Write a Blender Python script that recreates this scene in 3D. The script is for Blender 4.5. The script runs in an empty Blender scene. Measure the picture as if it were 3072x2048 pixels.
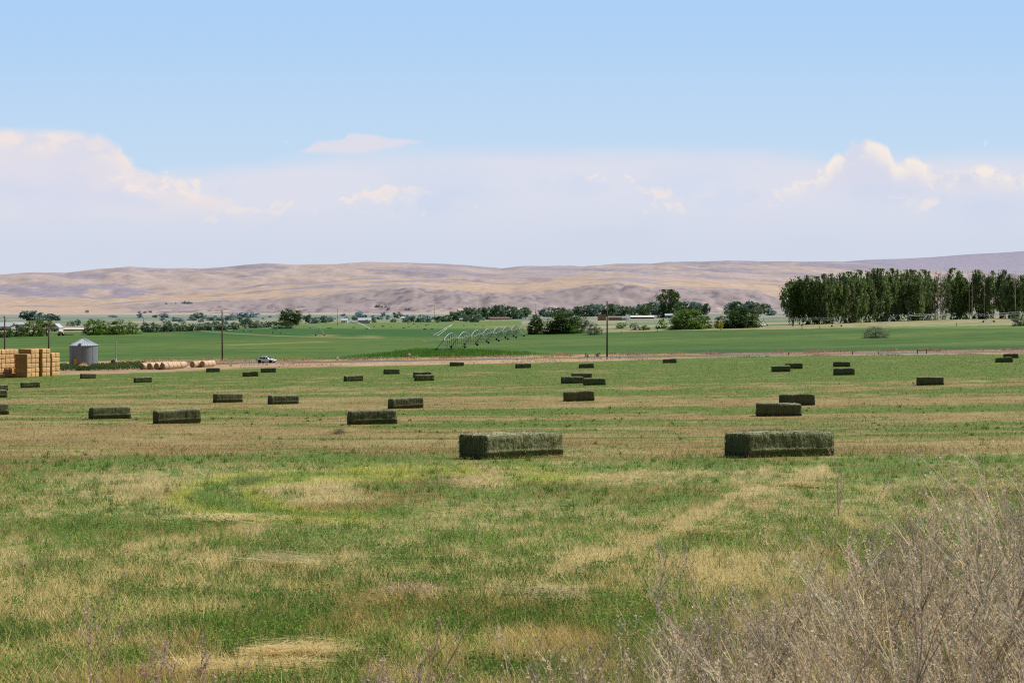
import bpy, bmesh, math, random
import numpy as np
from mathutils import Vector, Matrix

# ------------------------------------------------------------------ basics
F, YH, CX, CZ = 4267.0, 925.0, 1536.0, 12.0     # focal length and horizon row measured in photo pixels, camera height
SUN_AZ, SUN_EL = 73.0, 54.0
sc = bpy.context.scene
COL = sc.collection
rng = np.random.default_rng(7)
R = math.radians

def tag(o, label=None, cat=None, group=None, kind=None):
    if label: o['label'] = label
    if cat: o['category'] = cat
    if group: o['group'] = group
    if kind: o['kind'] = kind
    return o

def link(name, me, mat=None, parent=None):
    o = bpy.data.objects.new(name, me); COL.objects.link(o)
    if mat is not None and len(me.materials) == 0: me.materials.append(mat)
    if parent is not None: o.parent = parent
    return o

def empty(name, loc, rz=0.0, label=None, cat=None, group=None):
    o = bpy.data.objects.new(name, None); COL.objects.link(o)
    o.location = loc; o.rotation_euler = (0, 0, rz); o.empty_display_size = 0.3
    return tag(o, label, cat, group)

def np_mesh(name, V, faces, col=None, smooth=False):
    """V (n,3); faces: list of int arrays (m,k)."""
    me = bpy.data.meshes.new(name)
    V = np.ascontiguousarray(V, dtype=np.float32)
    me.vertices.add(len(V)); me.vertices.foreach_set('co', V.ravel())
    faces = [np.asarray(f, dtype=np.int32) for f in faces if len(f)]
    nl = sum(f.size for f in faces); nf = sum(len(f) for f in faces)
    me.loops.add(nl); me.polygons.add(nf)
    me.loops.foreach_set('vertex_index', np.concatenate([f.ravel() for f in faces]))
    tot = np.concatenate([np.full(len(f), f.shape[1], dtype=np.int32) for f in faces])
    st = np.concatenate([[0], np.cumsum(tot)[:-1]]).astype(np.int32)
    me.polygons.foreach_set('loop_start', st)
    if smooth: me.polygons.foreach_set('use_smooth', np.ones(nf, dtype=bool))
    if col is not None:
        c = np.ones((len(V), 4), dtype=np.float32); c[:, :3] = col
        a = me.color_attributes.new('Col', 'FLOAT_COLOR', 'POINT'); a.data.foreach_set('color', c.ravel())
    me.update(calc_edges=True)
    return me

# ------------------------------------------------------------------ numpy noise
def _hash(ix, iy, s):
    n = (ix.astype(np.int64) * 374761393 + iy.astype(np.int64) * 668265263 + s * 1274126177) & 0xffffffff
    n = ((n ^ (n >> 13)) * 1274126177) & 0xffffffff
    n = n ^ (n >> 16)
    return (n & 0xffff) / 65535.0

def vnoise(x, y, s=0):
    x = np.asarray(x, float); y = np.asarray(y, float)
    ix = np.floor(x); iy = np.floor(y); fx = x - ix; fy = y - iy
    fx = fx * fx * (3 - 2 * fx); fy = fy * fy * (3 - 2 * fy)
    a = _hash(ix, iy, s); b = _hash(ix + 1, iy, s); c = _hash(ix, iy + 1, s); d = _hash(ix + 1, iy + 1, s)
    return a + (b - a) * fx + (c - a) * fy + (a - b - c + d) * fx * fy

def fbm(x, y, s=0, o=4, g=0.5):
    t = 0; a = 1.0; n = 0
    for k in range(o):
        t = t + a * vnoise(x * 2 ** k + 17.3 * k, y * 2 ** k - 9.1 * k, s + k); n += a; a *= g
    return t / n          # 0..1, mean .5

def sstep(a, b, x):
    t = np.clip((x - a) / (b - a), 0, 1); return t * t * (3 - 2 * t)

# ------------------------------------------------------------------ terrain
_T = [  # forward distance, photo row of the ground at the left edge / centre / right edge
    (46, 1382, 1378, 1370), (85, 1274, 1270, 1243), (125, 1222, 1207, 1168), (158, 1192, 1168, 1130),
    (213, 1161, 1125, 1090), (278, 1131, 1097, 1074), (315, 1108, 1080, 1063), (385, 1077, 1055, 1030),
    (450, 1053, 1036, 998), (500, 1040, 1023, 979), (540, 1034, 1016, 968), (600, 1026, 1006, 957),
    (850, 1003, 982, 949), (1000, 995, 974, 946), (2000, 962, 957, 941), (3500, 946, 944, 938), (6000, 936, 936, 934), (30000, 928, 928, 928)]
_D = np.array([1.0, 3, 10, 20, 30] + [t[0] for t in _T], float)
_lg = np.linspace(math.log(1.0), math.log(30000), 3000)
def _col(k):
    h = np.array([1.75, 1.95, 2.66, 3.42, 4.06] + [(t[k] - YH) * t[0] / F for t in _T])
    v = np.interp(_lg, np.log(_D), h)
    ker = np.exp(-0.5 * (np.arange(-60, 61) / 22.0) ** 2); ker /= ker.sum()
    return np.convolve(np.pad(v, 60, mode='edge'), ker, 'valid')
_HL, _HC, _HR = _col(1), _col(2), _col(3)
def drop(Y, u):
    l = np.log(np.clip(Y, 1.0, 30000)); t = np.clip(np.asarray(u) / 0.36, -1.2, 1.2)
    L = np.interp(l, _lg, _HL); C = np.interp(l, _lg, _HC); Rr = np.interp(l, _lg, _HR)
    return L * t * (t - 1) / 2 + C * (1 - t * t) + Rr * t * (t + 1) / 2
def gz(x, y):
    y = np.maximum(np.asarray(y, float), 1.0); return CZ - drop(y, np.asarray(x) / y)
def row_of(Y, u): return YH + F * drop(Y, u) / Y
def solve(px, row):
    """ground point that stands at a photo position"""
    u = (px - CX) / F; Yg = np.exp(_lg); r = row_of(Yg, np.full_like(Yg, u))
    Y = float(np.interp(-row, -r, Yg)); return Y * u, Y
def spot(px, row):
    x, y = solve(px, row); return Vector((x, y, float(gz(x, y))))
def rows_to_Y(u, row):
    """vectorised solve"""
    Yg = np.exp(_lg[::6]); out = np.empty(len(u)); ub = np.round(np.asarray(u), 3)
    for v in np.unique(ub):
        m = ub == v; r = row_of(Yg, np.full_like(Yg, v)); out[m] = np.interp(-row[m], -r, Yg)
    return out
def poly(pts):
    p = np.array(pts, float); return lambda px: np.interp(px, p[:, 0], p[:, 1])
E1 = poly([(-800, 1142), (0, 1131), (200, 1127), (380, 1122), (530, 1117), (700, 1110), (950, 1104), (1300, 1097), (1700, 1089), (2000, 1080), (2272, 1071), (3072, 1065), (3900, 1060)])
RC = poly([(-800, 1116), (0, 1108), (400, 1098), (750, 1089), (1000, 1085), (1300, 1080), (1536, 1076), (2000, 1068), (2500, 1061), (3072, 1054.5), (3900, 1048)])
E2 = poly([(-800, 1098), (0, 1088), (400, 1080), (660, 1077), (850, 1080), (1000, 1078), (1200, 1074), (1500, 1069), (1800, 1062), (2000, 1060), (2272, 1058), (2700, 1052), (3072, 1048), (3900, 1043)])
E3 = poly([(-800, 1004), (0, 999), (250, 995), (420, 992), (500, 990), (600, 984), (800, 976), (900, 969), (1300, 964.5), (1560, 962), (1585, 1002), (1750, 998), (2000, 991.5), (2300, 988), (2500, 984), (2800, 978), (3072, 975), (3900, 968)])
E4 = poly([(-800, 1000), (0, 998), (600, 980), (900, 964), (1560, 959), (1585, 990), (1750, 984), (2000, 981), (2300, 977), (2500, 964), (2800, 957), (3072, 952.5), (3900, 948)])

# ------------------------------------------------------------------ materials
def new_mat(name):
    m = bpy.data.materials.new(name); m.use_nodes = True; nt = m.node_tree
    for n in list(nt.nodes): nt.nodes.remove(n)
    return m, nt, nt.nodes.new('ShaderNodeOutputMaterial')
def N(nt, t, **kw):
    n = nt.nodes.new(t)
    for k, v in kw.items():
        if k.startswith('i_'):
            key = k[2:]; n.inputs[int(key) if key.isdigit() else key].default_value = v
        else: setattr(n, k, v)
    return n
def noise_fac(nt, scale, detail=4, vec='Object', stretch=(1, 1, 1), rough=0.6):
    tc = N(nt, 'ShaderNodeTexCoord'); mp = N(nt, 'ShaderNodeMapping'); mp.inputs['Scale'].default_value = stretch
    if vec == 'Position':
        g = N(nt, 'ShaderNodeNewGeometry'); nt.links.new(g.outputs['Position'], mp.inputs['Vector'])
    else: nt.links.new(tc.outputs[vec], mp.inputs['Vector'])
    n = N(nt, 'ShaderNodeTexNoise'); n.inputs['Scale'].default_value = scale; n.inputs['Detail'].default_value = detail; n.inputs['Roughness'].default_value = rough
    nt.links.new(mp.outputs[0], n.inputs['Vector']); return n.outputs['Fac']
def maprange(nt, src, a, b, c, d):
    m = N(nt, 'ShaderNodeMapRange'); nt.links.new(src, m.inputs[0])
    for i, v in enumerate((a, b, c, d)): m.inputs[i + 1].default_value = v
    return m.outputs[0]
def mul_color(nt, colsock, facsocks):
    cur = colsock
    for f in facsocks:
        m = N(nt, 'ShaderNodeVectorMath', operation='SCALE'); nt.links.new(cur, m.inputs[0]); nt.links.new(f, m.inputs['Scale']); cur = m.outputs[0]
    return cur
def surf(name, color=None, attr=False, noises=(), rough=0.9, trans=0.0, spec=0.2, metal=0.0, objrand=0.0, bump=None, transcol=1.3):
    """Procedural material: a base colour (or the mesh's colour attribute) broken up by noise."""
    m, nt, out = new_mat(name)
    if attr:
        a = N(nt, 'ShaderNodeAttribute', attribute_name='Col'); c = a.outputs['Color']
    else:
        a = N(nt, 'ShaderNodeRGB'); a.outputs[0].default_value = (*color, 1); c = a.outputs[0]
    facs = []
    for (scale, lo, hi, vec, st) in noises:
        facs.append(maprange(nt, noise_fac(nt, scale, 5, vec, st), 0.3, 0.7, lo, hi))
    if objrand:
        oi = N(nt, 'ShaderNodeObjectInfo'); facs.append(maprange(nt, oi.outputs['Random'], 0, 1, 1 - objrand, 1 + objrand))
    c = mul_color(nt, c, facs)
    if trans > 0:
        d = N(nt, 'ShaderNodeBsdfDiffuse'); t = N(nt, 'ShaderNodeBsdfTranslucent'); mx = N(nt, 'ShaderNodeMixShader', i_0=trans)
        s = N(nt, 'ShaderNodeVectorMath', operation='SCALE'); s.inputs['Scale'].default_value = transcol
        nt.links.new(c, s.inputs[0]); nt.links.new(c, d.inputs[0]); nt.links.new(s.outputs[0], t.inputs[0])
        nt.links.new(d.outputs[0], mx.inputs[1]); nt.links.new(t.outputs[0], mx.inputs[2]); nt.links.new(mx.outputs[0], out.inputs[0])
    else:
        p = N(nt, 'ShaderNodeBsdfPrincipled'); p.inputs['Roughness'].default_value = rough; p.inputs['Specular IOR Level'].default_value = spec; p.inputs['Metallic'].default_value = metal
        nt.links.new(c, p.inputs['Base Color']); nt.links.new(p.outputs[0], out.inputs[0])
        if bump:
            b = N(nt, 'ShaderNodeBump', i_Strength=bump[1], i_Distance=bump[2]); nt.links.new(noise_fac(nt, bump[0], 6, bump[3], bump[4]), b.inputs['Height']); nt.links.new(b.outputs[0], p.inputs['Normal'])
    return m
def lin(r, g, b):
    f = lambda v: (v / 255 / 12.92) if v <= 10 else ((v / 255 + 0.055) / 1.055) ** 2.4
    return np.array([f(r), f(g), f(b)])

O1 = (1, 1, 1)
M = {}
M['hayfield'] = surf('mown_hay_ground', attr=True, noises=[(9, .55, 1.4, 'Position', (1, 1, 1)), (1.1, .8, 1.2, 'Position', (.35, 1, 1))])
M['verge'] = surf('dry_verge_ground', attr=True, noises=[(.9, .72, 1.25, 'Position', (.5, 1, 1)), (.15, .85, 1.15, 'Position', O1)])
M['road'] = surf('asphalt', (.13, .125, .125), noises=[(2, .8, 1.2, 'Position', (.1, 1, 1))])
M['green'] = surf('green_crop', attr=True, noises=[(.07, .82, 1.18, 'Position', (.3, 1, 1)), (.5, .66, 1.34, 'Position', (.25, 1, 1)), (2.2, .8, 1.2, 'Position', (.4, 1, 1))])
M['stubble'] = surf('stubble', attr=True, noises=[(.6, .75, 1.25, 'Position', (.5, 1, 1))])
M['valley'] = surf('valley_ground', attr=True, noises=[(.02, .85, 1.15, 'Position', (.4, 1, 1))])
M['hills'] = surf('dry_hillside', attr=True, noises=[(.02, .93, 1.07, 'Position', (1, .4, 1)), (.05, .92, 1.08, 'Position', (1, .4, 1))])
M['blade'] = surf('grass_blades', attr=True, trans=.48)
M['dry'] = surf('dry_stems', attr=True, trans=.35)
M['leaf'] = surf('leaves', attr=True, trans=.38, objrand=.14)
M['bark'] = surf('bark', (.16, .13, .105), noises=[(6, .6, 1.4, 'Object', (1, 1, .3))])
M['palebark'] = surf('pale_bark', (.36, .34, .30), noises=[(6, .7, 1.3, 'Object', (1, 1, .3))])
M['hay'] = surf('green_hay', attr=True, noises=[(30, .72, 1.28, 'Object', (1.3, 1.3, .5)), (5, .85, 1.15, 'Object', O1)], bump=(40, .6, .03, 'Object', (1.5, 1.5, .35)))
M['straw'] = surf('golden_straw', attr=True, noises=[(12, .8, 1.2, 'Object', (1, 1, 1)), (3, .88, 1.12, 'Object', O1)], objrand=.1, bump=(14, .8, .05, 'Object', O1))
M['twine'] = surf('twine', (.30, .26, .17))
M['roundstraw'] = surf('netted_straw', (.60, .45, .31), noises=[(14, .85, 1.15, 'Object', (1, .2, 1))], objrand=.06)
M['roundend'] = surf('straw_spiral', (.33, .22, .12), noises=[(12, .7, 1.3, 'Object', O1)])
M['galv'] = surf('galvanised_steel', (.21, .235, .27), noises=[(1.2, .8, 1.2, 'Object', (3, 3, 1))], rough=.55, metal=.15, spec=.4)
M['galvpipe'] = surf('galvanised_pipe', (.50, .51, .53), noises=[(3, .85, 1.15, 'Object', O1)], rough=.5, metal=.2)
M['dullsteel'] = surf('dull_steel', (.22, .23, .24), noises=[(3, .85, 1.15, 'Object', O1)], rough=.6)
M['oldpole'] = surf('weathered_pole', (.10, .075, .06), noises=[(4, .6, 1.4, 'Object', (6, 6, .4))])
M['wood'] = surf('grey_timber', (.27, .23, .19), noises=[(4, .7, 1.3, 'Object', (6, 6, .5))])
M['rubber'] = surf('tyre_rubber', (.02, .02, .02), noises=[(9, .8, 1.2, 'Object', O1)])
M['white'] = surf('white_paint', (.78, .78, .77), noises=[(2, .94, 1.04, 'Object', O1)], rough=.5)
M['carwhite'] = surf('car_paint', (.74, .75, .77), noises=[(1.5, .97, 1.03, 'Object', O1)], rough=.2, spec=.5)
M['glass'] = surf('dark_glass', (.015, .018, .022), noises=[(2, .8, 1.2, 'Object', O1)], rough=.08, spec=.5)
M['rim'] = surf('alloy', (.25, .25, .26), noises=[(5, .9, 1.1, 'Object', O1)], rough=.35, metal=.6)
M['black'] = surf('black_plastic', (.02, .02, .022), noises=[(5, .8, 1.2, 'Object', O1)], rough=.6)
M['lamp'] = surf('lamp_glass', (.7, .72, .74), noises=[(5, .9, 1.1, 'Object', O1)], rough=.15)
M['redlamp'] = surf('red_lamp', (.35, .02, .02), noises=[(5, .9, 1.1, 'Object', O1)], rough=.2)
M['yellow'] = surf('yellow_paint', (.68, .40, .03), noises=[(2, .85, 1.1, 'Object', O1)], rough=.5)
M['red'] = surf('rusty_red_paint', (.16, .05, .045), noises=[(3, .7, 1.3, 'Object', O1)])
M['tin'] = surf('pale_tin_roof', (.48, .52, .57), noises=[(.8, .9, 1.08, 'Object', (4, 1, 1))], rough=.45)
M['wallpale'] = surf('pale_wall', (.60, .585, .56), noises=[(1, .9, 1.1, 'Object', O1)])
M['wallbrown'] = surf('brown_boards', (.22, .15, .12), noises=[(1, .8, 1.2, 'Object', O1)])
M['dull'] = surf('dark_opening', (.06, .06, .065), noises=[(1, .8, 1.2, 'Object', O1)])
M['heap'] = surf('grain_heap', (.48, .30, .14), noises=[(3, .8, 1.2, 'Object', O1)], bump=(5, .6, .1, 'Object', O1))
M['brownstack'] = surf('old_brown_straw', (.27, .19, .14), noises=[(1.5, .7, 1.3, 'Object', (1, 1, 2))])
M['tarp'] = surf('grey_tarp', (.30, .31, .34), noises=[(1, .8, 1.2, 'Object', O1)])

def spray_mat():
    m, nt, out = new_mat('water_droplets')
    d = N(nt, 'ShaderNodeBsdfDiffuse'); t = N(nt, 'ShaderNodeBsdfTranslucent'); a = N(nt, 'ShaderNodeAddShader'); tr = N(nt, 'ShaderNodeBsdfTransparent'); mx = N(nt, 'ShaderNodeMixShader')
    d.inputs[0].default_value = (.55, .57, .6, 1); t.inputs[0].default_value = (.4, .42, .44, 1)
    nt.links.new(d.outputs[0], a.inputs[0]); nt.links.new(t.outputs[0], a.inputs[1])
    f = maprange(nt, noise_fac(nt, 2.0, 3, 'Position'), .3, .7, .25, .6); nt.links.new(f, mx.inputs[0])
    nt.links.new(tr.outputs[0], mx.inputs[1]); nt.links.new(a.outputs[0], mx.inputs[2]); nt.links.new(mx.outputs[0], out.inputs[0])
    return m
M['spray'] = spray_mat()

# ------------------------------------------------------------------ ground colours
C_STRAW = lin(182, 166, 116) / 1.2; C_BROWN = lin(156, 136, 84) / 1.2; C_RED = lin(148, 120, 80) / 1.2
C_GREEN = lin(108, 131, 62) / 1.1; C_YEL = lin(172, 176, 72) / 1.15; C_DARKG = lin(86, 107, 54) / 1.0; C_OLIVE = lin(106, 125, 44) / 1.2
def mix(a, b, t):
    t = np.asarray(t)[..., None]; return np.asarray(a) * (1 - t) + np.asarray(b) * t
def band_tab(pts):
    p = np.array(pts, float); return lambda r: np.interp(r, p[:, 0], p[:, 1])
G_ROW = band_tab([(1050, .92), (1112, .90), (1150, .80), (1168, .58), (1200, .44), (1218, .60), (1262, .60), (1285, .46), (1335, .36), (1358, .42),
                  (1378, .54), (1398, .56), (1425, .42), (1500, .52), (1600, .52), (1750, .45), (1900, .44), (2048, .44), (3500, .40)])
def seg_dist(px, row, pts, wob):
    """distance (in row units, x squeezed 3.2:1) to a polyline given in photo coordinates"""
    p = np.array(pts, float); x = px / 3.2; best = np.full(px.shape, 1e9)
    for (x0, y0), (x1, y1) in zip(p[:-1], p[1:]):
        x0, x1 = x0 / 3.2, x1 / 3.2; dx, dy = x1 - x0, y1 - y0
        t = np.clip(((x - x0) * dx + (row - y0) * dy) / (dx * dx + dy * dy), 0, 1)
        best = np.minimum(best, np.hypot(x - x0 - t * dx, row - y0 - t * dy))
    return best + wob
ARC_Y = [(1400, 1408), (1180, 1412), (900, 1425), (680, 1438), (560, 1462), (515, 1495), (570, 1525), (720, 1552), (900, 1566), (1120, 1566)]
ARC_Y2 = [(1240, 1425), (960, 1440), (800, 1455), (735, 1480), (800, 1512), (930, 1540), (1100, 1548)]
ARC_G = [(1100, 1425), (800, 1440), (640, 1460), (600, 1485), (660, 1512), (780, 1538), (920, 1555), (1130, 1552), (1330, 1535)]
TRACK = [(2480, 1408), (2330, 1450), (2150, 1535), (1960, 1610), (1800, 1665), (1620, 1735), (1480, 1800)]
STREAK_G = [(250, 1400), (560, 1385), (900, 1378), (1330, 1376)]
STREAK_R = [(1700, 1410), (2150, 1392), (2600, 1385), (3072, 1380)]
BLOBS_DRY = [(950, 1480, 170, 45, .9), (1440, 1440, 90, 24, .9), (1830, 1425, 150, 22, .55), (1240, 1778, 80, 20, 1.0), (1650, 1790, 110, 20, .9),
             (620, 2015, 110, 26, .9), (850, 2000, 150, 34, 1.0), (690, 1560, 120, 14, .7), (880, 1700, 140, 16, .7), (350, 1440, 240, 20, .7), (60, 1695, 110, 12, .5)]
BLOBS_GRN = [(1500, 1470, 220, 40, .5), (2050, 1480, 260, 50, .55), (1650, 1575, 200, 30, .45), (120, 1450, 200, 36, .55), (330, 1580, 300, 30, .35), (950, 1610, 260, 26, .4),
             (860, 1890, 330, 60, .45), (1750, 1850, 260, 40, .5), (2600, 1420, 300, 30, .45), (1650, 1410, 110, 16, .6), (200, 1960, 240, 60, .25)]
def hay_fields(x, Y):
    """greenness, paleness of the dry part, yellow swath weight, for mown-field positions"""
    u = x / Y; px = CX + F * u; row = row_of(Y, u)
    wob = 14 * (fbm(x / 1.5, Y / 1.8, 3, 3) - .5)
    g = G_ROW(row + 26 * (fbm(x / 14, Y / 14, 8, 3) - .5) * sstep(200, 60, Y))
    far = sstep(46, 58, Y)
    stripe = fbm(x / (14 + .25 * Y), (Y + .06 * x) / (1.2 + .014 * Y), 11, 4) - .5
    thin = fbm(x / (30 + .3 * Y), (Y + .05 * x) / (.5 + .006 * Y), 12, 3) - .5
    g = g + (1.05 * stripe + .9 * thin) * far * (1 - .55 * sstep(130, 200, Y)) + (.9 * (fbm(x / 7, Y / 6, 41, 4, .6) - .5) + .7 * (fbm(x / 1.3, Y / 2.2, 43, 3, .6) - .5)) * far
    near = 1 - far
    p1 = fbm(x / 2.6, Y / 3.2, 21, 5, .6) - .5; p2 = fbm(x / .55, Y / .7, 25, 4, .6) - .5
    p3 = fbm(x / .16, Y / .2, 27, 3, .6) - .5
    g = g + near * (.62 * p1 + 1.15 * p2 + .9 * p3)
    wv = near * 90 * (fbm(x / 2.2, Y / 2.6, 28, 4, .6) - .5); px = px + 2.2 * wv; row = row + .5 * wv
    for bx, br, wx, wr, k in BLOBS_GRN: g = g + .36 * k * np.exp(-((px - bx) / wx) ** 2 - ((row - br) / wr) ** 2) * near
    for bx, br, wx, wr, k in BLOBS_DRY: g = g - .38 * k * np.exp(-(((px - bx) / wx) ** 2 + ((row - br) / wr) ** 2) ** 2) * near
    st = np.exp(-(seg_dist(px, row, STREAK_G, wob * .5) / 9) ** 2) + np.exp(-(seg_dist(px, row, STREAK_R, wob * .5) / 10) ** 2)
    g = g + .45 * st
    tr = np.exp(-(seg_dist(px, row, TRACK, wob * .5) / 8) ** 2); g = g - .95 * tr
    ag = np.exp(-(seg_dist(px, row, ARC_G, wob * .4) / 9) ** 2); g = g + .8 * ag
    ye = np.maximum(np.exp(-(seg_dist(px, row, ARC_Y, wob * .6) / 9) ** 2), .9 * np.exp(-(seg_dist(px, row, ARC_Y2, wob * .6) / 9) ** 2)) * (1 - .85 * ag)
    ye = np.maximum(ye, .8 * np.exp(-((px - 1620) / 110) ** 2 - ((row - 1425) / 20) ** 2))
    pale = fbm(x / 3.5, Y / 4, 61, 4) + .2 * sstep(1500, 1800, row) + .5 * tr
    for bx, br, wx, wr, k in BLOBS_DRY: pale = pale + .5 * k * np.exp(-((px - bx) / wx) ** 2 - ((row - br) / wr) ** 2)
    return np.clip(sstep(.22 + .06 * far, .86 - .10 * far, g), 0, 1), np.clip(sstep(.3, .75, pale), 0, 1), np.clip(ye, 0, 1), row
def hay_color(x, Y):
    g, pale, ye, row = hay_fields(x, Y)
    farr = sstep(1420, 1300, row)
    dry = mix(mix(C_RED, C_BROWN, sstep(.0, .35, pale)), C_STRAW, sstep(.3, 1, pale))
    dry = mix(dry, np.broadcast_to(lin(164, 143, 92) / 1.3, dry.shape), .7 * farr)
    grn = mix(np.broadcast_to(C_GREEN, dry.shape), C_OLIVE * .9, .75 * farr)
    c = mix(dry, grn, g)
    return mix(c, C_YEL, ye * .75)

# ------------------------------------------------------------------ the ground, one continuous lattice split by land use
def build_ground():
    rows = np.concatenate([np.arange(3600, 2100, -24), np.arange(2100, 1380, -5), np.arange(1380, 1048, -1.3), np.arange(1048, 942, -.7), np.array([941, 939, 937, 935, 932, 930, 929])])
    Yg = np.exp(_lg); rc = row_of(Yg, np.zeros_like(Yg))
    Ys = np.interp(-rows, -rc, Yg)
    us = np.concatenate([np.linspace(-1.6, -.46, 36)[:-1], np.linspace(-.46, .46, 640), np.linspace(.46, 1.6, 36)[1:]])
    nY, nu = len(Ys), len(us)
    YY, UU = np.meshgrid(Ys, us, indexing='ij'); X = YY * UU; Z = gz(X, YY)
    Z = Z + np.where(YY < 300, .04 * (fbm(X / 3, YY / 3, 5, 3) - .5) * sstep(2, 10, YY), 0) * np.clip(60 / YY, .15, 1)
    V = np.stack([X, YY, Z], -1).reshape(-1, 3)
    idx = np.arange(nY * nu).reshape(nY, nu)
    Q = np.stack([idx[:-1, :-1], idx[:-1, 1:], idx[1:, 1:], idx[1:, :-1]], -1).reshape(-1, 4)
    Yc = (YY[:-1, :-1] + YY[1:, 1:]).ravel() / 2; Uc = (UU[:-1, :-1] + UU[1:, 1:]).ravel() / 2
    px = CX + F * Uc; row = row_of(Yc, Uc)
    wob = 1.6 * (fbm(px / 25, row * 0, 9, 4) - .5)
    zone = np.full(len(Q), 5)
    zone[row > E4(px)] = 4
    zone[row > E3(px)] = 3
    zone[row > E2(px) + wob] = 2
    zone[np.abs(row - RC(px)) < 1.7] = 1
    zone[row > E1(px) + wob] = 0
    zone[(zone == 1) & (px < 430)] = 2
    P = V; px_v = CX + F * UU.ravel(); row_v = row_of(YY.ravel(), UU.ravel()); xv, Yv = P[:, 0], P[:, 1]
    # colours
    col = np.zeros((len(P), 3))
    m = row_v > E1(px_v) - 3; col[m] = hay_color(xv[m], Yv[m])
    m = row_v <= E1(px_v) - 3
    x, y, r, p = xv[m], Yv[m], row_v[m], px_v[m]
    n1 = fbm(x / 6, y / 5, 31, 4); n2 = fbm(x / 40, y / 12, 33, 3)
    verge = mix(np.broadcast_to(lin(204, 170, 124) / 1.3, (len(x), 3)), lin(150, 125, 100) / 1.3, sstep(.4, .75, n1))
    verge = mix(verge, lin(104, 112, 66) / 1.2, .75 * sstep(.5, .72, n2) * sstep(.4, .62, fbm(x / 3, y / 4, 36, 3)))
    verge = mix(verge, lin(205, 174, 138) / 1.3, .8 * np.exp(-((r - RC(p) - 8 + 4 * sstep(1500, 2600, p)) / 5) ** 2) * sstep(2300, 1700, p))
    verge = mix(verge, lin(170, 145, 125) / 1.3, .6 * sstep(2000, 2300, p))
    yard = mix(np.broadcast_to(lin(196, 166, 130) / 1.3, verge.shape), lin(170, 144, 110) / 1.3, n1)
    verge = mix(verge, yard, sstep(650, 480, p) * sstep(1088, 1098, r))
    gn = fbm((x + .5 * y) / 120, (y - .12 * x) / 45, 51, 5, .6); gn2 = fbm(x / 12, y / 22, 53, 4)
    c1 = mix(np.broadcast_to(lin(72, 104, 36) / 1.15, (len(x), 3)), lin(104, 124, 54) / 1.15, sstep(.3, .75, gn) * .6 + .3 * (gn2 - .5))
    c1 = mix(c1, lin(50, 90, 36) / 1.15, .8 * np.exp(-((r - E2(p) + 7) / 6) ** 2) * sstep(1700, 2100, p))
    c1 = mix(c1, lin(84, 118, 48) / 1.15, .9 * sstep(1000, 1180, p) * sstep(1900, 1500, p) * sstep(1046, 1054, r))
    c1 = mix(c1, lin(52, 98, 36) / 1.15, .85 * sstep(470, 640, p) * sstep(1590, 1500, p) * sstep(1012, 1004, r) * sstep(986, 990, r))
    c1 = mix(c1, lin(106, 132, 66) / 1.15, .9 * sstep(987, 983, r) * sstep(420, 640, p))
    line = np.exp(-((r - np.interp(p, [300, 700, 1000], [1012, 1034, 1024])) / 1.3) ** 2) * sstep(1010, 960, p) * sstep(640, 720, p)
    line = line + np.exp(-((r - np.interp(p, [600, 700, 830, 960, 1150], [992, 1000, 1007, 1011, 1014])) / 1.2) ** 2) * sstep(1170, 1130, p)
    line = line + np.exp(-((p - 975) / 40) ** 2 - ((r - 1006) / 2.2) ** 2) + .8 * np.exp(-((p - 1110) / 34) ** 2 - ((r - 1009) / 3) ** 2)
    line = line + np.exp(-((p - 1500) / 65) ** 2 - ((r - 980) / 2.5) ** 2)
    c1 = mix(c1, lin(165, 150, 100) / 1.2, np.clip(.75 * line, 0, 1))
    st = mix(np.broadcast_to(lin(172, 166, 124) / 1.25, (len(x), 3)), lin(140, 140, 92) / 1.25, sstep(.4, .7, n1))
    st = mix(st, lin(112, 122, 82) / 1.2, .7 * sstep(2350, 2100, p) * sstep(.4, .6, n2))
    # valley floor: strips of crops and dry land, hazier with distance
    k = np.floor(np.log(y) * 9 + .6 * fbm(x / 900, y / 2500, 71, 2)); cell = np.floor(x / (y * .16) + 7 * _hash(k, k * 0, 5))
    hsh = _hash(k, cell, 77)
    pal = np.array([lin(122, 146, 104), lin(176, 164, 132), lin(150, 150, 116), lin(196, 176, 150), lin(122, 140, 104), lin(150, 152, 126)])
    va = pal[np.clip((hsh * 6).astype(int), 0, 5)] / 1.3
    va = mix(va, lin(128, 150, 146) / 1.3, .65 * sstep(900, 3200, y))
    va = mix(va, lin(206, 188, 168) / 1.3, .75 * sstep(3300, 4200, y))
    zc = np.zeros(len(x), int); zc[r > E4(p)] = 1; zc[r > E3(p)] = 2; zc[r > E2(p)] = 3
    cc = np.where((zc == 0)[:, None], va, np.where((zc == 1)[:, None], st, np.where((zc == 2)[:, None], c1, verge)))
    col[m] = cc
    specs = [('hay_field', M['hayfield'], 'mown hay field of green and straw coloured stubble stripes with bales lying on it', 'field'),
             ('road', M['road'], 'thin grey farm road running behind the hay field', 'road'),
             ('verge', M['verge'], 'tan dry weedy strip of bare dirt along the farm road', 'verge'),
             ('green_field', M['green'], 'deep green irrigated crop field beyond the farm road', 'field'),
             ('stubble_field', M['stubble'], 'pale tan stubble strip in front of the poplar row', 'field'),
             ('valley_floor', M['valley'], 'hazy patchwork valley floor reaching to the foot of the hills', 'ground')]
    for z, (nm, mt, lb, ct) in enumerate(specs):
        q = Q[zone == z]
        if not len(q): continue
        used, inv = np.unique(q, return_inverse=True)
        o = link(nm, np_mesh(nm, P[used], [inv.reshape(q.shape)], col[used], True), mt); tag(o, lb, ct, kind='structure')
build_ground()

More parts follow.
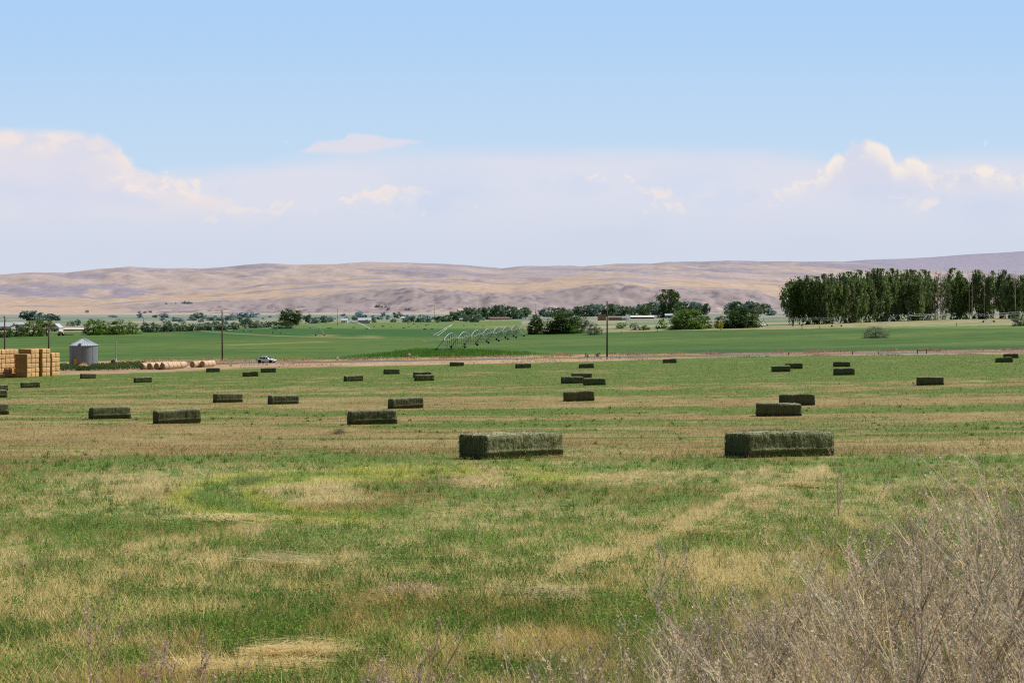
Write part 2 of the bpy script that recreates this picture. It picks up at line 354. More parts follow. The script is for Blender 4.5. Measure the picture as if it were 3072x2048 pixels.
# ------------------------------------------------------------------ hills
RIDGE = poly([(-1500, 830), (-600, 828), (0, 822), (100, 815), (200, 815), (300, 804), (390, 797), (450, 802), (600, 803), (700, 797), (800, 790), (900, 795), (1000, 792), (1100, 787), (1250, 790),
              (1350, 793), (1450, 802), (1505, 807), (1560, 799), (1700, 797), (1750, 797), (1850, 788), (1960, 788), (2000, 783), (2100, 785), (2180, 778), (2280, 782), (2400, 783), (2500, 781), (2560, 785), (2700, 800), (2900, 812), (3072, 822), (4500, 850)])
BLUFF = poly([(-1500, 930), (0, 931), (250, 928), (400, 914), (480, 906), (600, 908), (740, 898), (850, 893), (950, 886), (1080, 874), (1170, 864), (1240, 858), (1300, 868), (1420, 876), (1536, 879), (1680, 870), (1780, 858), (1860, 850), (1960, 866), (2100, 868), (2220, 873), (2330, 890), (2450, 905), (3072, 900), (4500, 905)])
BENCH = poly([(-1500, 905), (0, 906), (300, 902), (480, 893), (650, 884), (850, 872), (1000, 858), (1200, 848), (1400, 846), (1536, 850), (1750, 842), (1870, 838), (2050, 850), (2300, 858), (2500, 862), (3072, 868), (4500, 870)])
FARR = poly([(1500, 860), (2000, 815), (2400, 795), (2480, 788), (2600, 778), (2700, 775), (2800, 770), (2900, 762), (3000, 757), (3072, 752), (3400, 742), (4500, 760)])
def build_hills():
    Ys = np.concatenate([np.linspace(4150, 6300, 110), np.linspace(6300, 8600, 110)[1:], np.linspace(8600, 10500, 14)[1:]])
    us = np.linspace(-.72, .62, 1000)
    YY, UU = np.meshgrid(Ys, us, indexing='ij'); X = YY * UU; px = CX + F * UU
    wx = 2200 * (fbm(X / 1500, YY / 1500, 90, 3) - .5)
    kx = [4150, 4380, 5000, 6300, 8400, 9300, 10500]
    vals = [np.full_like(px, 943.0), np.full_like(px, 938.5), BLUFF(px), BENCH(px), RIDGE(px) + 1.5, RIDGE(px) + 9, RIDGE(px) + 40]
    row = np.zeros_like(px)
    for a in range(6):
        t = np.clip((YY - kx[a]) / (kx[a + 1] - kx[a]), 0, 1); t2 = t * t * (3 - 2 * t) if a in (1, 3) else t
        m = (YY >= kx[a]) & (YY <= kx[a + 1]); row = np.where(m, vals[a] * (1 - t2) + vals[a + 1] * t2, row)
    Z = CZ - YY * (row - YH) / F
    bl = sstep(4250, 4700, YY) * sstep(5500, 5000, YY) * sstep(931, 905, BLUFF(px))
    gul = np.abs(fbm(X / 260, YY / 700, 101, 5) - .5) * 2
    Z = Z - bl * 38 * (.28 - np.minimum(gul, .28)) * 1.0 + bl * 16 * (fbm(X / 90, YY / 90, 103, 4) - .5)
    up = sstep(5600, 6600, YY) * sstep(8600, 8000, YY)
    ug = np.abs(fbm((X + .5 * YY) / 900, YY / 1300, 105, 5, .55) - .5) * 2
    Z = Z + up * (75 * (np.minimum(ug, .35) - .2)) + sstep(4400, 5200, YY) * 5 * (fbm(X / 120, YY / 200, 107, 4) - .5)
    tanc = lin(219, 193, 174) / 1.42; pur = lin(174, 165, 179) / 1.42; blf = lin(180, 165, 165) / 1.42; upc = lin(204, 187, 183) / 1.42  # distance haze is mixed into these hill tones
    n = fbm((X + .4 * YY) / 420, YY / 330, 111, 5, .6); n2 = fbm(X / 180, YY / 160, 113, 4)
    c = mix(np.broadcast_to(tanc, (*X.shape, 3)), lin(208, 182, 156) / 1.42, n2)
    c = mix(c, upc, sstep(6400, 7400, YY) * .8)
    c = mix(c, pur, .9 * sstep(.5, .6, n + .10 * sstep(6500, 8200, YY) - .10 * sstep(900, 200, px) * sstep(6500, 5600, YY) - .05) * sstep(4800, 5600, YY))
    bmask = sstep(4300, 4500, YY) * sstep(5350, 5020, YY) * sstep(931, 908, BLUFF(px))
    c = mix(c, blf, bmask)
    spk = fbm(X / 22, YY / 45, 115, 3); spk2 = fbm(X / 40, YY / 80, 117, 3)
    c = mix(c, lin(128, 120, 130) / 1.42, .8 * np.clip(bmask + .35 * sstep(5200, 5500, YY) * sstep(6600, 6000, YY), 0, 1) * sstep(.52, .68, spk) * sstep(.3, .55, n2))
    c = mix(c, lin(222, 200, 182) / 1.42, .8 * bmask * sstep(.63, .72, spk2) * sstep(4850, 4500, YY))
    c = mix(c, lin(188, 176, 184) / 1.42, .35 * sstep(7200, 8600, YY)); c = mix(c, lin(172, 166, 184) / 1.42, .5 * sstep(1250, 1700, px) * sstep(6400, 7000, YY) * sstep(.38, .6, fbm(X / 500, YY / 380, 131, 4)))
    c = c * (1 + .22 * (fbm(X / 45, YY / 120, 133, 4, .65) - .5) + .16 * (fbm(X / 14, YY / 40, 135, 2) - .5))[..., None]
    nY, nu = X.shape; idx = np.arange(nY * nu).reshape(nY, nu)
    Q = np.stack([idx[:-1, :-1], idx[:-1, 1:], idx[1:, 1:], idx[1:, :-1]], -1).reshape(-1, 4)
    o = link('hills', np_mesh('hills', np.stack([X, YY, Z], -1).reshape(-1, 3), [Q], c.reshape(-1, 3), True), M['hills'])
    tag(o, 'long tan and purple grey sagebrush hills with eroded bluffs along the foot', 'hills', kind='structure')
    Ys = np.linspace(11000, 15500, 60); us = np.linspace(.0, .8, 260)
    YY, UU = np.meshgrid(Ys, us, indexing='ij'); X = YY * UU; px = CX + F * UU
    t = np.clip((YY - 11000) / 3000, 0, 1); row = 925 * (1 - t) + (FARR(px)) * t + np.clip((YY - 14000) / 40, 0, 60)
    Z = CZ - YY * (row - YH) / F + 60 * (np.abs(fbm(X / 1800, YY / 2600, 121, 4) - .5) - .1) * sstep(1, .8, t)
    n = fbm(X / 1500, YY / 900, 123, 4)
    c = mix(np.broadcast_to(lin(182, 176, 196) / 1.42, (*X.shape, 3)), lin(162, 162, 194) / 1.42, sstep(.4, .62, n))  # the ridge's blue haze is part of its base colour
    nY, nu = X.shape; idx = np.arange(nY * nu).reshape(nY, nu)
    Q = np.stack([idx[:-1, :-1], idx[:-1, 1:], idx[1:, 1:], idx[1:, :-1]], -1).reshape(-1, 4)
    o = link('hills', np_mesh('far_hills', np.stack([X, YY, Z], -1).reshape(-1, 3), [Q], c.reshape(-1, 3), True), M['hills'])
    tag(o, 'bluish hazy farther ridge rising behind the poplars', 'hills', kind='structure')
build_hills()

# ------------------------------------------------------------------ field cover: leaves, stems, tufts and litter
def sample_field(n, r0, r1, px0=-350, px1=3420, logmix=.35):
    """positions on the field, denser towards the viewer so the cover stays fine everywhere"""
    Yg = np.exp(_lg); rc = row_of(Yg, np.zeros_like(Yg))
    k = int(n * (1 - logmix)); rr = rng.uniform(r1, r0, k); Y1 = np.interp(-rr, -rc, Yg)
    ya, yb = np.interp([-r0, -r1], -rc, Yg); Y2 = np.exp(rng.uniform(math.log(ya), math.log(yb), n - k))
    Y = np.concatenate([Y1, Y2]); u = (rng.uniform(px0, px1, n) - CX) / F
    x = Y * u; keep = row_of(Y, u) > E1(CX + F * u) + 1.0
    return x[keep], Y[keep]
PXW = F / 3.0        # focal length in render pixels
def stems(x, Y, z, h, w, lean, col, az=None, curve=0.0, seg=1):
    """tapered upright blades (seg quads each, last one a point)"""
    n = len(x); az = rng.uniform(0, 2 * math.pi, n) if az is None else az
    ld = rng.uniform(0, 2 * math.pi, n); dx, dy = np.cos(ld) * lean, np.sin(ld) * lean
    wx, wy = np.cos(az) * w / 2, np.sin(az) * w / 2
    Vs = []; Cs = []
    for k in range(seg + 1):
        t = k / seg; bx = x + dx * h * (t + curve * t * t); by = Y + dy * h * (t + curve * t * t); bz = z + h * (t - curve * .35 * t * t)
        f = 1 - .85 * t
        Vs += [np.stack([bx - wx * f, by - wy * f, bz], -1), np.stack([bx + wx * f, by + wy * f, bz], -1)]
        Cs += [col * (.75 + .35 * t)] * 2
    V = np.stack(Vs, 1); C = np.stack(Cs, 1); m = 2 * (seg + 1)
    base = (np.arange(n) * m)[:, None]
    Q = np.concatenate([base + np.array([[2 * k, 2 * k + 1, 2 * k + 3, 2 * k + 2]]) for k in range(seg)], 0)
    return V.reshape(-1, 3), Q, C.reshape(-1, 3)
def leaves(P, size, col, flat=.5):
    n = len(P); a = rng.normal(size=(n, 3)); a[:, 2] *= flat; a /= np.linalg.norm(a, axis=1)[:, None]
    b = np.cross(a, rng.normal(size=(n, 3))); b /= np.linalg.norm(b, axis=1)[:, None]
    a = a * size[:, None] / 2; b = b * size[:, None] / 2 * .7
    V = np.stack([P - a, P + b, P + a, P - b], 1).reshape(-1, 3)
    Q = (np.arange(n) * 4)[:, None] + np.arange(4)[None]
    return V, Q, np.repeat(col, 4, 0)
def merge(parts):
    V, Q, C = [], [], []; o = 0
    for v, q, c in parts: V.append(v); Q.append(q + o); C.append(c); o += len(v)
    return np.concatenate(V), [np.concatenate(Q)], np.concatenate(C)
def jit(c, s): return c * rng.uniform(1 - s, 1 + s, (len(c), 1)) * rng.uniform(.94, 1.06, c.shape)
def gzn(x, Y): return gz(x, Y)

def build_cover():
    # dry stubble stems
    x, Y = sample_field(400000, 2150, 1070)
    g, pale, ye, row = hay_fields(x, Y)
    k = rng.random(len(x)) < (1.0 - .25 * g); x, Y, g, pale, row = x[k], Y[k], g[k], pale[k], row[k]
    c = mix(mix(C_RED * 1.25, C_BROWN * 1.45, sstep(0, .3, pale)), C_STRAW * 1.5, sstep(.15, .9, pale)); c = jit(c, .45); dk = rng.random(len(x)) < .16; c[dk] *= .6; c = c * (1 + .25 * sstep(1330, 1420, row))[:, None]; isg = rng.random(len(x)) < np.clip(1.15 * g - .12, .02, .85); c[isg] = jit(mix(np.broadcast_to(C_GREEN * 1.6, (int(isg.sum()), 3)), C_DARKG * 1.25, rng.random(int(isg.sum()))), .3) * (1 - .36 * sstep(1400, 1280, row[isg]))[:, None]
    farr = sstep(1420, 1300, row); c[~isg] = mix(c[~isg], np.broadcast_to(lin(168, 148, 96) / 1.2, c[~isg].shape), .6 * farr[~isg]); c = mix(c, C_YEL * 1.2, .7 * ye[k]); c = jit(c, .15)
    w = np.maximum(rng.uniform(.004, .010, len(x)), .5 * Y / PXW)
    h = rng.uniform(.05, .14, len(x)) * np.where(Y > 60, .8, 1) * (1 + .7 * rng.random(len(x)) ** 2) * np.where(isg, 1.25, 1)
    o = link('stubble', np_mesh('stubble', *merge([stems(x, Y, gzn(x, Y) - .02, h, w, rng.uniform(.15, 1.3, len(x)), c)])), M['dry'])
    tag(o, 'cut dry straw coloured stubble stems all over the mown field', 'stubble', kind='stuff')
    # alfalfa regrowth: clumps of small leaves
    x, Y = sample_field(85000, 2150, 1075, logmix=.3)
    g, pale, ye, row = hay_fields(x, Y)
    k = rng.random(len(x)) < np.clip(g * .95 - .06, .03, 1); x, Y, g, ye, row = x[k], Y[k], g[k], ye[k], row[k]
    nl = 7; n = len(x); sp = np.maximum(.045, .5 * Y / PXW)
    hh = rng.uniform(.05, .16, n) * (.6 + .6 * g)
    px_ = np.repeat(x, nl) + rng.normal(size=n * nl) * np.repeat(sp, nl); py_ = np.repeat(Y, nl) + rng.normal(size=n * nl) * np.repeat(sp, nl)
    pz = gzn(px_, py_) + rng.uniform(.15, 1, n * nl) * np.repeat(hh, nl)
    s = np.maximum(rng.uniform(.018, .034, n * nl), .55 * np.repeat(Y, nl) / PXW)
    farr = sstep(1420, 1300, row)
    c = mix(np.broadcast_to(C_GREEN * 1.8, (n, 3)), C_DARKG * 1.5, sstep(.4, .8, fbm(x / 1.2, Y / 1.2, 141, 3))); c = mix(c, C_YEL * 1.25, .85 * ye); c = mix(c, np.broadcast_to(C_OLIVE * 1.15, c.shape), .7 * farr)
    c = jit(np.repeat(jit(c, .2), nl, 0), .25)
    o = link('alfalfa_leaves', np_mesh('alfalfa_leaves', *merge([leaves(np.stack([px_, py_, pz], -1), s, c)])), M['blade'])
    tag(o, 'low green alfalfa regrowth in patches between the stubble', 'alfalfa', kind='stuff')
    # tall grass tufts
    x, Y = sample_field(5200, 2120, 1180, logmix=.3); g, pale, ye, row = hay_fields(x, Y)
    cl = fbm(x / 5, Y / 6, 151, 3); k = (cl + .5 * g + .16 * (row > 1380) > .86) & (rng.random(len(x)) < .8)
    x, Y, row = x[k], Y[k], row[k]
    tx = np.array([t[0] for t in TUFTS]); ty = np.array([t[1] for t in TUFTS]); th = np.array([t[2] for t in TUFTS])
    XY = np.array([solve(a, b) for a, b in zip(tx, ty)])
    h0 = np.concatenate([rng.uniform(.12, .26, len(x)) * np.clip(1.2 - Y / 200, .5, 1), th * XY[:, 1] / F])
    x = np.concatenate([x, XY[:, 0]]); Y = np.concatenate([Y, XY[:, 1]])
    nb = 22; n = len(x)
    hb = np.repeat(h0, nb) * rng.uniform(.5, 1.1, n * nb); bx = np.repeat(x, nb) + rng.normal(size=n * nb) * .28 * np.repeat(h0, nb); by = np.repeat(Y, nb) + rng.normal(size=n * nb) * .28 * np.repeat(h0, nb)
    w = np.maximum(.006, .42 * by / PXW)
    c = jit(np.repeat(jit(np.broadcast_to(lin(76, 110, 44) / 1.0, (n, 3)), .3), nb, 0), .25)
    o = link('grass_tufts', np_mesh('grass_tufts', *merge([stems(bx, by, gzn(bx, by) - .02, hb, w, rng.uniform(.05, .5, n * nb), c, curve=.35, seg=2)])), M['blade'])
    tag(o, 'taller dark green grass tufts scattered through the mown field', 'grass', kind='stuff')
    # loose hay lying about
    L = []
    def litter(n, px, row, wx, wr, colr, ln, ang, hgt=.03):
        p = rng.normal(size=n) * wx * .8 + px; r = rng.normal(size=n) * wr * .8 + row
        u = (p - CX) / F; Y_ = rows_to_Y(u, r); x_ = Y_ * u
        kk = fbm(x_ / .45, Y_ / .6, 171, 4, .6) + .15 * rng.random(n) > .54; p, r, u, Y_, x_ = p[kk], r[kk], u[kk], Y_[kk], x_[kk]; n = len(p)
        a = rng.normal(size=n) * .5 + ang; l = rng.uniform(.4, 1, n) * ln / 2
        dx, dy = np.cos(a) * l, np.sin(a) * l; w = np.maximum(.004, .5 * Y_ / PXW) / 2
        zz = rng.uniform(0, hgt, n) + .03; dz = rng.normal(size=n) * .02
        V = np.stack([np.stack([x_ - dx + s2 * -np.sin(a) * w, Y_ - dy + s2 * np.cos(a) * w, gz(x_ - dx, Y_ - dy) + zz - dz], -1) for s2 in (-1, 1)] +
                     [np.stack([x_ + dx + s2 * -np.sin(a) * w, Y_ + dy + s2 * np.cos(a) * w, gz(x_ + dx, Y_ + dy) + zz + dz], -1) for s2 in (1, -1)], 1).reshape(-1, 3)
        Q = (np.arange(n) * 4)[:, None] + np.arange(4)[None]
        L.append((V, Q, np.repeat(jit(np.broadcast_to(colr, (n, 3)), .25), 4, 0)))
    pal = lin(208, 190, 140) / 1.05; gg = lin(150, 150, 120) / 1.1
    litter(9000, 850, 2000, 110, 22, pal * 1.15, .5, .2, .09); litter(4000, 660, 2028, 90, 14, pal * 1.1, .45, .2, .06)
    litter(2200, 690, 1558, 100, 6, lin(214, 202, 156), .5, -.3); litter(420, 900, 1698, 130, 10, lin(206, 196, 150), .8, .2, .10); litter(120, 840, 1688, 50, 6, lin(140, 138, 112) / 1.1, .5, .1, .1)
    litter(3600, 1650, 1788, 80, 11, lin(200, 188, 150) / 1.05, .4, .25); litter(1500, 1240, 1778, 60, 12, lin(205, 180, 150) / 1.05, .25, 0)
    litter(1200, 2400, 1458, 50, 5, pal, .4, .3); litter(1600, 2120, 1590, 90, 10, pal, .4, .5); litter(350, 60, 1695, 110, 9, gg, .4, .1)
    litter(170, 780, 1437, 24, 6, lin(138, 142, 104) / 1.1, .4, .6, .12); litter(150, 740, 1450, 22, 7, lin(148, 150, 110) / 1.1, .4, .3, .1)
    litter(300, 1020, 1299, 16, 3, lin(96, 100, 84) / 1.1, .4, .1, .2); litter(160, 1322, 1330, 8, 3, lin(110, 104, 84) / 1.1, .4, .1, .2)
    litter(900, 1380, 1440, 60, 18, lin(205, 185, 150) / 1.1, .2, 0); litter(900, 1450, 1530, 230, 16, pal, .3, .1); litter(800, 1900, 1428, 150, 14, pal, .25, 0)
    litter(900, 900, 1345, 500, 3, lin(190, 175, 130) / 1.1, .5, 0); litter(500, 1600, 1370, 160, 3, pal, .4, 0); litter(1400, 1700, 1650, 900, 160, pal, .3, 0); litter(2000, 1100, 1750, 1000, 200, pal, .3, 0)
    o = link('hay_litter', np_mesh('hay_litter', *merge(L)), M['dry']); tag(o, 'loose pale hay left lying in thin swaths and mats on the mown field', 'hay litter', kind='stuff')

TUFTS = [(605, 1650, 70), (710, 1700, 55), (360, 1640, 45), (470, 1590, 40), (300, 1650, 60), (1590, 1660, 46), (1773, 1520, 55), (1800, 1545, 40), (1350, 1620, 55), (1295, 1640, 45), (1390, 1700, 30), (1620, 1615, 40),
         (900, 1600, 40), (445, 1575, 35), (780, 1690, 55), (400, 1975, 80), (395, 1960, 60), (890, 1755, 60), (2950, 1335, 26), (2930, 1385, 34), (2960, 1390, 38), (3010, 1388, 40), (1058, 1360, 28), (985, 1362, 16), (1010, 1362, 18), (1040, 1364, 14), (970, 1364, 14),
         (520, 1385, 20), (600, 1388, 16), (680, 1385, 18), (1500, 1500, 30), (1650, 1480, 34), (1700, 1470, 30), (2000, 1500, 34), (2060, 1470, 30), (1880, 1530, 34), (740, 1240, 16), (2100, 1265, 12), (1230, 1262, 12), (1830, 1225, 12), (2700, 1222, 14), (2740, 1150, 8), (960, 1260, 12), (410, 1260, 14), (640, 1258, 14)]
build_cover()

# ------------------------------------------------------------------ shape helpers (bmesh)
def bm_box(bm, c, s, rot=None, taper=1.0):
    M4 = Matrix.Translation(c) @ (rot or Matrix.Identity(4))
    vs = []
    for z in (-.5, .5):
        f = taper if z > 0 else 1
        for x, y in ((-.5, -.5), (.5, -.5), (.5, .5), (-.5, .5)): vs.append(bm.verts.new(M4 @ Vector((x * s[0] * f, y * s[1] * f, z * s[2]))))
    for f in ((3, 2, 1, 0), (4, 5, 6, 7), (0, 1, 5, 4), (1, 2, 6, 5), (2, 3, 7, 6), (3, 0, 4, 7)): bm.faces.new([vs[i] for i in f])
def bm_tube(bm, pts, r, n=6, cap=True):
    pts = [Vector(p) for p in pts]; rs = r if isinstance(r, (list, tuple)) else [r] * len(pts); rings = []
    for i, p in enumerate(pts):
        d = (pts[min(i + 1, len(pts) - 1)] - pts[max(i - 1, 0)]).normalized()
        a = d.cross(Vector((0, 0, 1))) if abs(d.z) < .95 else d.cross(Vector((1, 0, 0))); a.normalize(); b = d.cross(a)
        rings.append([bm.verts.new(p + (a * math.cos(2 * math.pi * k / n) + b * math.sin(2 * math.pi * k / n)) * rs[i]) for k in range(n)])
    for r0, r1 in zip(rings[:-1], rings[1:]):
        for k in range(n): bm.faces.new((r0[k], r0[(k + 1) % n], r1[(k + 1) % n], r1[k]))
    if cap:
        bm.faces.new(list(reversed(rings[0]))); bm.faces.new(rings[-1])
def bm_lathe(bm, prof, n=32, axis='Z', c=(0, 0, 0)):
    rings = []
    for r, z in prof:
        ring = []
        for k in range(n):
            a = 2 * math.pi * k / n; p = Vector((r * math.cos(a), r * math.sin(a), z))
            if axis == 'Y': p = Vector((p.x, p.z, p.y))
            if axis == 'X': p = Vector((p.z, p.x, p.y))
            ring.append(bm.verts.new(p + Vector(c)))
        rings.append(ring)
    for r0, r1 in zip(rings[:-1], rings[1:]):
        for k in range(n): bm.faces.new((r0[k], r0[(k + 1) % n], r1[(k + 1) % n], r1[k]))
    for ring, (r, z) in ((rings[0], prof[0]), (rings[-1], prof[-1])):
        if r > 1e-4: bm.faces.new(ring)
def bm_prism(bm, pts, y0, y1):
    a = [bm.verts.new((x, y0, z)) for x, z in pts]; b = [bm.verts.new((x, y1, z)) for x, z in pts]; n = len(pts)
    bm.faces.new(a); bm.faces.new(list(reversed(b)))
    for k in range(n): bm.faces.new((a[k], b[k], b[(k + 1) % n], a[(k + 1) % n]))
def bm_obj(name, bm, mat, parent=None, smooth=False):
    bmesh.ops.recalc_face_normals(bm, faces=bm.faces[:])
    me = bpy.data.meshes.new(name); bm.to_mesh(me); bm.free()
    if smooth:
        for p in me.polygons: p.use_smooth = True
    return link(name, me, mat, parent)
def copy_tree(o, parent=None):
    c = o.copy(); COL.objects.link(c); c.parent = parent
    for ch in list(o.children): copy_tree(ch, c)
    return c

# ------------------------------------------------------------------ square bales
def bale_geom(L, W, H, nx, ny, nz, seed, rnd=.11, amp=.022, kind='hay', loose=0):
    V = []; Qs = []; off = 0
    def face(ua, ub, na, nb, fixed, val):
        nonlocal off
        A, B = np.meshgrid(np.linspace(-1, 1, na + 1), np.linspace(-1, 1, nb + 1), indexing='ij')
        p = np.zeros((*A.shape, 3)); p[..., ua] = A; p[..., ub] = B; p[..., fixed] = val
        V.append(p.reshape(-1, 3)); i = np.arange(A.size).reshape(A.shape) + off; off += A.size
        q = np.stack([i[:-1, :-1], i[1:, :-1], i[1:, 1:], i[:-1, 1:]], -1).reshape(-1, 4)
        Qs.append(q if (val > 0) != (fixed == 1) else q[:, ::-1])
    for s in (-1, 1): face(1, 2, ny, nz, 0, s); face(0, 2, nx, nz, 1, s); face(0, 1, nx, ny, 2, s)
    P = np.concatenate(V) * np.array([L / 2, W / 2, H / 2]); hd = np.array([L / 2, W / 2, H / 2])
    q = np.clip(P, -(hd - rnd), hd - rnd); d = P - q; ln = np.linalg.norm(d, axis=1); nrm = d / np.maximum(ln, 1e-6)[:, None]
    cor = ln > 1e-6; P[cor] = q[cor] + nrm[cor] * rnd
    x, y, z = P.T; zz = (z + H / 2) / H
    if kind == 'hay':
        fl = _hash(np.floor(x / .115 + seed * 3.1), np.full_like(x, seed), 3) - .5          # flakes pressed along the bale
        a = amp * (.9 * fl + 2.0 * (fbm(x * 22 + seed, z * 7 + y * 8, 7 + seed, 4, .65) - .5) + 4.5 * (fbm(x * 1.8 + y, z * 2.2 + y * 2, 9 + seed, 3) - .5))
        led = np.where(zz < .30, -.045 - .02 * (.30 - zz), .035 * np.exp(-((zz - .345) / .05) ** 2) - .03 * sstep(.8, 1, zz)) + .02 * (fbm(x * 6, x * 0, seed, 4) - .5) * np.exp(-((zz - .32) / .08) ** 2)
        side = np.abs(nrm[:, 1]) * (np.abs(nrm[:, 2]) < .8)
        P[:, 1] += nrm[:, 1] * (a + led * (side > .6)); P[:, 0] += nrm[:, 0] * (a * 1.2 - .05 * (zz - .5)); P[:, 2] += nrm[:, 2] * a * (zz > .5)
        P[:, 2] += .07 * (fbm(x * 1.3, y * 2 + seed, 19, 3) - .5) * zz - .05 * zz * np.abs(x / (L / 2)) ** 6
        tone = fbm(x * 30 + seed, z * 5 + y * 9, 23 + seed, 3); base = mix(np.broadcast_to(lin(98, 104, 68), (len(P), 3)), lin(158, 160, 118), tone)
        base = mix(base, lin(196, 196, 156), .85 * (nrm[:, 2] > .5)); base = mix(base, lin(70, 70, 45), .35 * (zz < .28) * (np.abs(nrm[:, 2]) < .6))  # sunlit tops and shade under the side ledge worked into the colour
        base = base * (.9 + .2 * (fl + .5))[:, None] * (.72 if loose > 2000 else .50); base = base * np.where((np.abs(nrm[:, 0]) > .7), .7, 1.0)[:, None]  # ends darkened in colour to deepen their shade
    else:
        t = np.abs(P / hd); pil = .05 * (1 - np.minimum(t[:, 1], 1) ** 4) * (1 - np.minimum(t[:, 2], 1) ** 4)
        a = amp * 2.0 * (fbm(y * 9 + seed, z * 9 + x * 7, 31 + seed, 4, .6) - .5)
        cord = -.025 * np.exp(-(((y / W + .5) * 3 % 1 - .5) / .10) ** 2)
        P += nrm * (a + (pil + cord) * (np.abs(nrm[:, 0]) > .5))[:, None]
        tone = fbm(y * 14 + seed, z * 12 + x * 3, 37 + seed, 3); base = mix(np.broadcast_to(lin(190, 150, 102), (len(P), 3)), lin(218, 182, 132), tone) * 1.05; base = mix(base, base * np.array([.60, .47, .43]), .9 * (np.abs(nrm[:, 1]) > .6))  # shade of the long sides put into their colour, darker and browner
    P[:, 2] += H / 2
    parts = [(P, np.concatenate(Qs), base)]
    if loose:                                # stray stalks poking out of the faces
        n = loose; idx = rng.integers(0, len(P), n); sel = (nrm[idx][:, 2] > -.3); idx = idx[sel]; n = len(idx)
        p = P[idx]; dr = nrm[idx] * .5 + rng.normal(size=(n, 3)) * .55; dr[:, 2] -= .15; dr /= np.linalg.norm(dr, axis=1)[:, None]
        ln = rng.uniform(.03, .13, n); e = p + dr * ln[:, None]; sd = np.cross(dr, rng.normal(size=(n, 3))); sd /= np.linalg.norm(sd, axis=1)[:, None]; sd *= .0055
        Vv = np.stack([p - sd, p + sd, e + sd * .4, e - sd * .4], 1).reshape(-1, 3); Qq = (np.arange(n) * 4)[:, None] + np.arange(4)[None]
        parts.append((Vv, Qq, np.repeat(jit(np.broadcast_to(lin(134, 136, 98), (n, 3)), .35), 4, 0)))
    return merge(parts)
BL, BW, BH = 2.85, 1.25, .90
def twine_mesh(L, W, H):
    bm = bmesh.new()
    for k in range(6):
        y = -W / 2 + W * (k + .5) / 6; a = L / 2 + .012; h = H + .012
        bm_tube(bm, [(-a, y, .04), (-a, y, h - .09), (-a + .09, y, h), (a - .09, y, h), (a, y, h - .09), (a, y, .04)], .006, 4)
    return bm
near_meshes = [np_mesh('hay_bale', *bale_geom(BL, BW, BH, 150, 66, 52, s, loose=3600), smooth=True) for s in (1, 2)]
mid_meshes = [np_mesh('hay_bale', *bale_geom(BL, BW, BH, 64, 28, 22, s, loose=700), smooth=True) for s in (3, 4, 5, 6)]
# photo left, right and bottom of each bale, heading of its long axis, what singles it out
BALES = [
 (-25, 11, 1172, 28, 'farthest of three hay bales cut off by the left photo edge'),
 (-40, 7, 1193, 28, 'middle one of three hay bales cut off by the left photo edge'),
 (-75, 16, 1244, 28, 'nearest of three hay bales cut off by the left photo edge'),
 (63, 119, 1162, 28, 'green hay bale on the grass just below the golden straw stack'),
 (241, 287, 1135, 28, 'small dark hay bale straight below the grain bin'),
 (402, 455, 1147, 28, 'hay bale with a pale lower edge below the left end of the round bales'),
 (267, 393, 1256, 29, 'brownish green large hay bale, left of a similar one with a ragged left corner'),
 (460, 602, 1270, 28, 'large hay bale with a ragged upper left corner and bright green top'),
 (643, 724, 1207, 28, 'mid-sized hay bale with a pale middle seam, left one of a level pair'),
 (807, 892, 1212, 26, 'mid-sized hay bale with ragged dark base, right one of a level pair'),
 (619, 660, 1116, 14, 'small black hay bale straight below the pole with the transformer'),
 (728, 775, 1129, 14, 'small black hay bale just left of the one below the white car'),
 (783, 828, 1117, 12, 'small black looking hay bale straight below the white car'),
 (1032, 1089, 1143, 26, 'hay bale with a pale top, alone between the white car and the overlapping pair'),
 (1151, 1199, 1122, 15, 'small dark hay bale up and left of the overlapping pair'),
 (1241, 1293, 1132, 16, 'rear hay bale of the overlapping pair near the dirt track, half hidden'),
 (1245, 1300, 1142, 18, 'front hay bale of the overlapping pair near the dirt track'),
 (1165, 1270, 1225, 25, 'large hay bale with a sloping top just behind a darker bigger one'),
 (1043, 1191, 1272, 16, 'large dark hay bale with a frayed bottom, in front of a smaller sloping one'),
 (1378, 1690, 1373, 41, 'biggest grey green hay bale with a dark left end, at the centre of the field'),
 (1349, 1392, 1098, 12, 'tiny dark hay bale beside the bare dirt track, below the arched sprinkler'),
 (1546, 1593, 1104, 15, 'small dark hay bale with a pale seam by the track, left of the bare pole'),
 (1738, 1782, 1104, 4, 'small dark hay bale just left of the foot of the bare wooden pole'),
 (1989, 2030, 1089, -4, 'tiny plain dark hay bale against the verge right of the bare pole'),
 (1716, 1774, 1138, 8, 'hay bale peeping out behind two others, rear one of the group of three'),
 (1686, 1747, 1150, 10, 'hay bale on the left in the group of three at mid field'),
 (1753, 1814, 1155, 2, 'hay bale on the right in the group of three at mid field'),
 (1691, 1783, 1203, 4, 'dark hay bale standing alone in front of the group of three'),
 (2317, 2369, 1115, -10, 'small dark hay bale overlapping the left end of one just behind it'),
 (2357, 2407, 1106, -14, 'small dark hay bale whose left end hides behind a nearer one'),
 (2501, 2550, 1100, -10, 'small dark hay bale farther back of two lined up one behind the other'),
 (2505, 2559, 1125, -10, 'small dark hay bale nearer of two lined up one behind the other'),
 (2754, 2827, 1155, -15, 'dark hay bale standing alone on the right side of the field'),
 (2987, 3038, 1087, -14, 'tiny dark hay bale in front of another by the right edge of the photo'),
 (3010, 3056, 1074, -14, 'tiny dark hay bale half behind another by the right edge of the photo'),
 (2338, 2444, 1216, -8, 'dark hay bale with a pale top, partly hidden behind a larger black one'),
 (2268, 2403, 1248, -6, 'large black looking hay bale in front of a slightly smaller one'),
 (2172, 2506, 1369, 24, 'biggest dark green hay bale on the right, next to the dry weeds'),
]
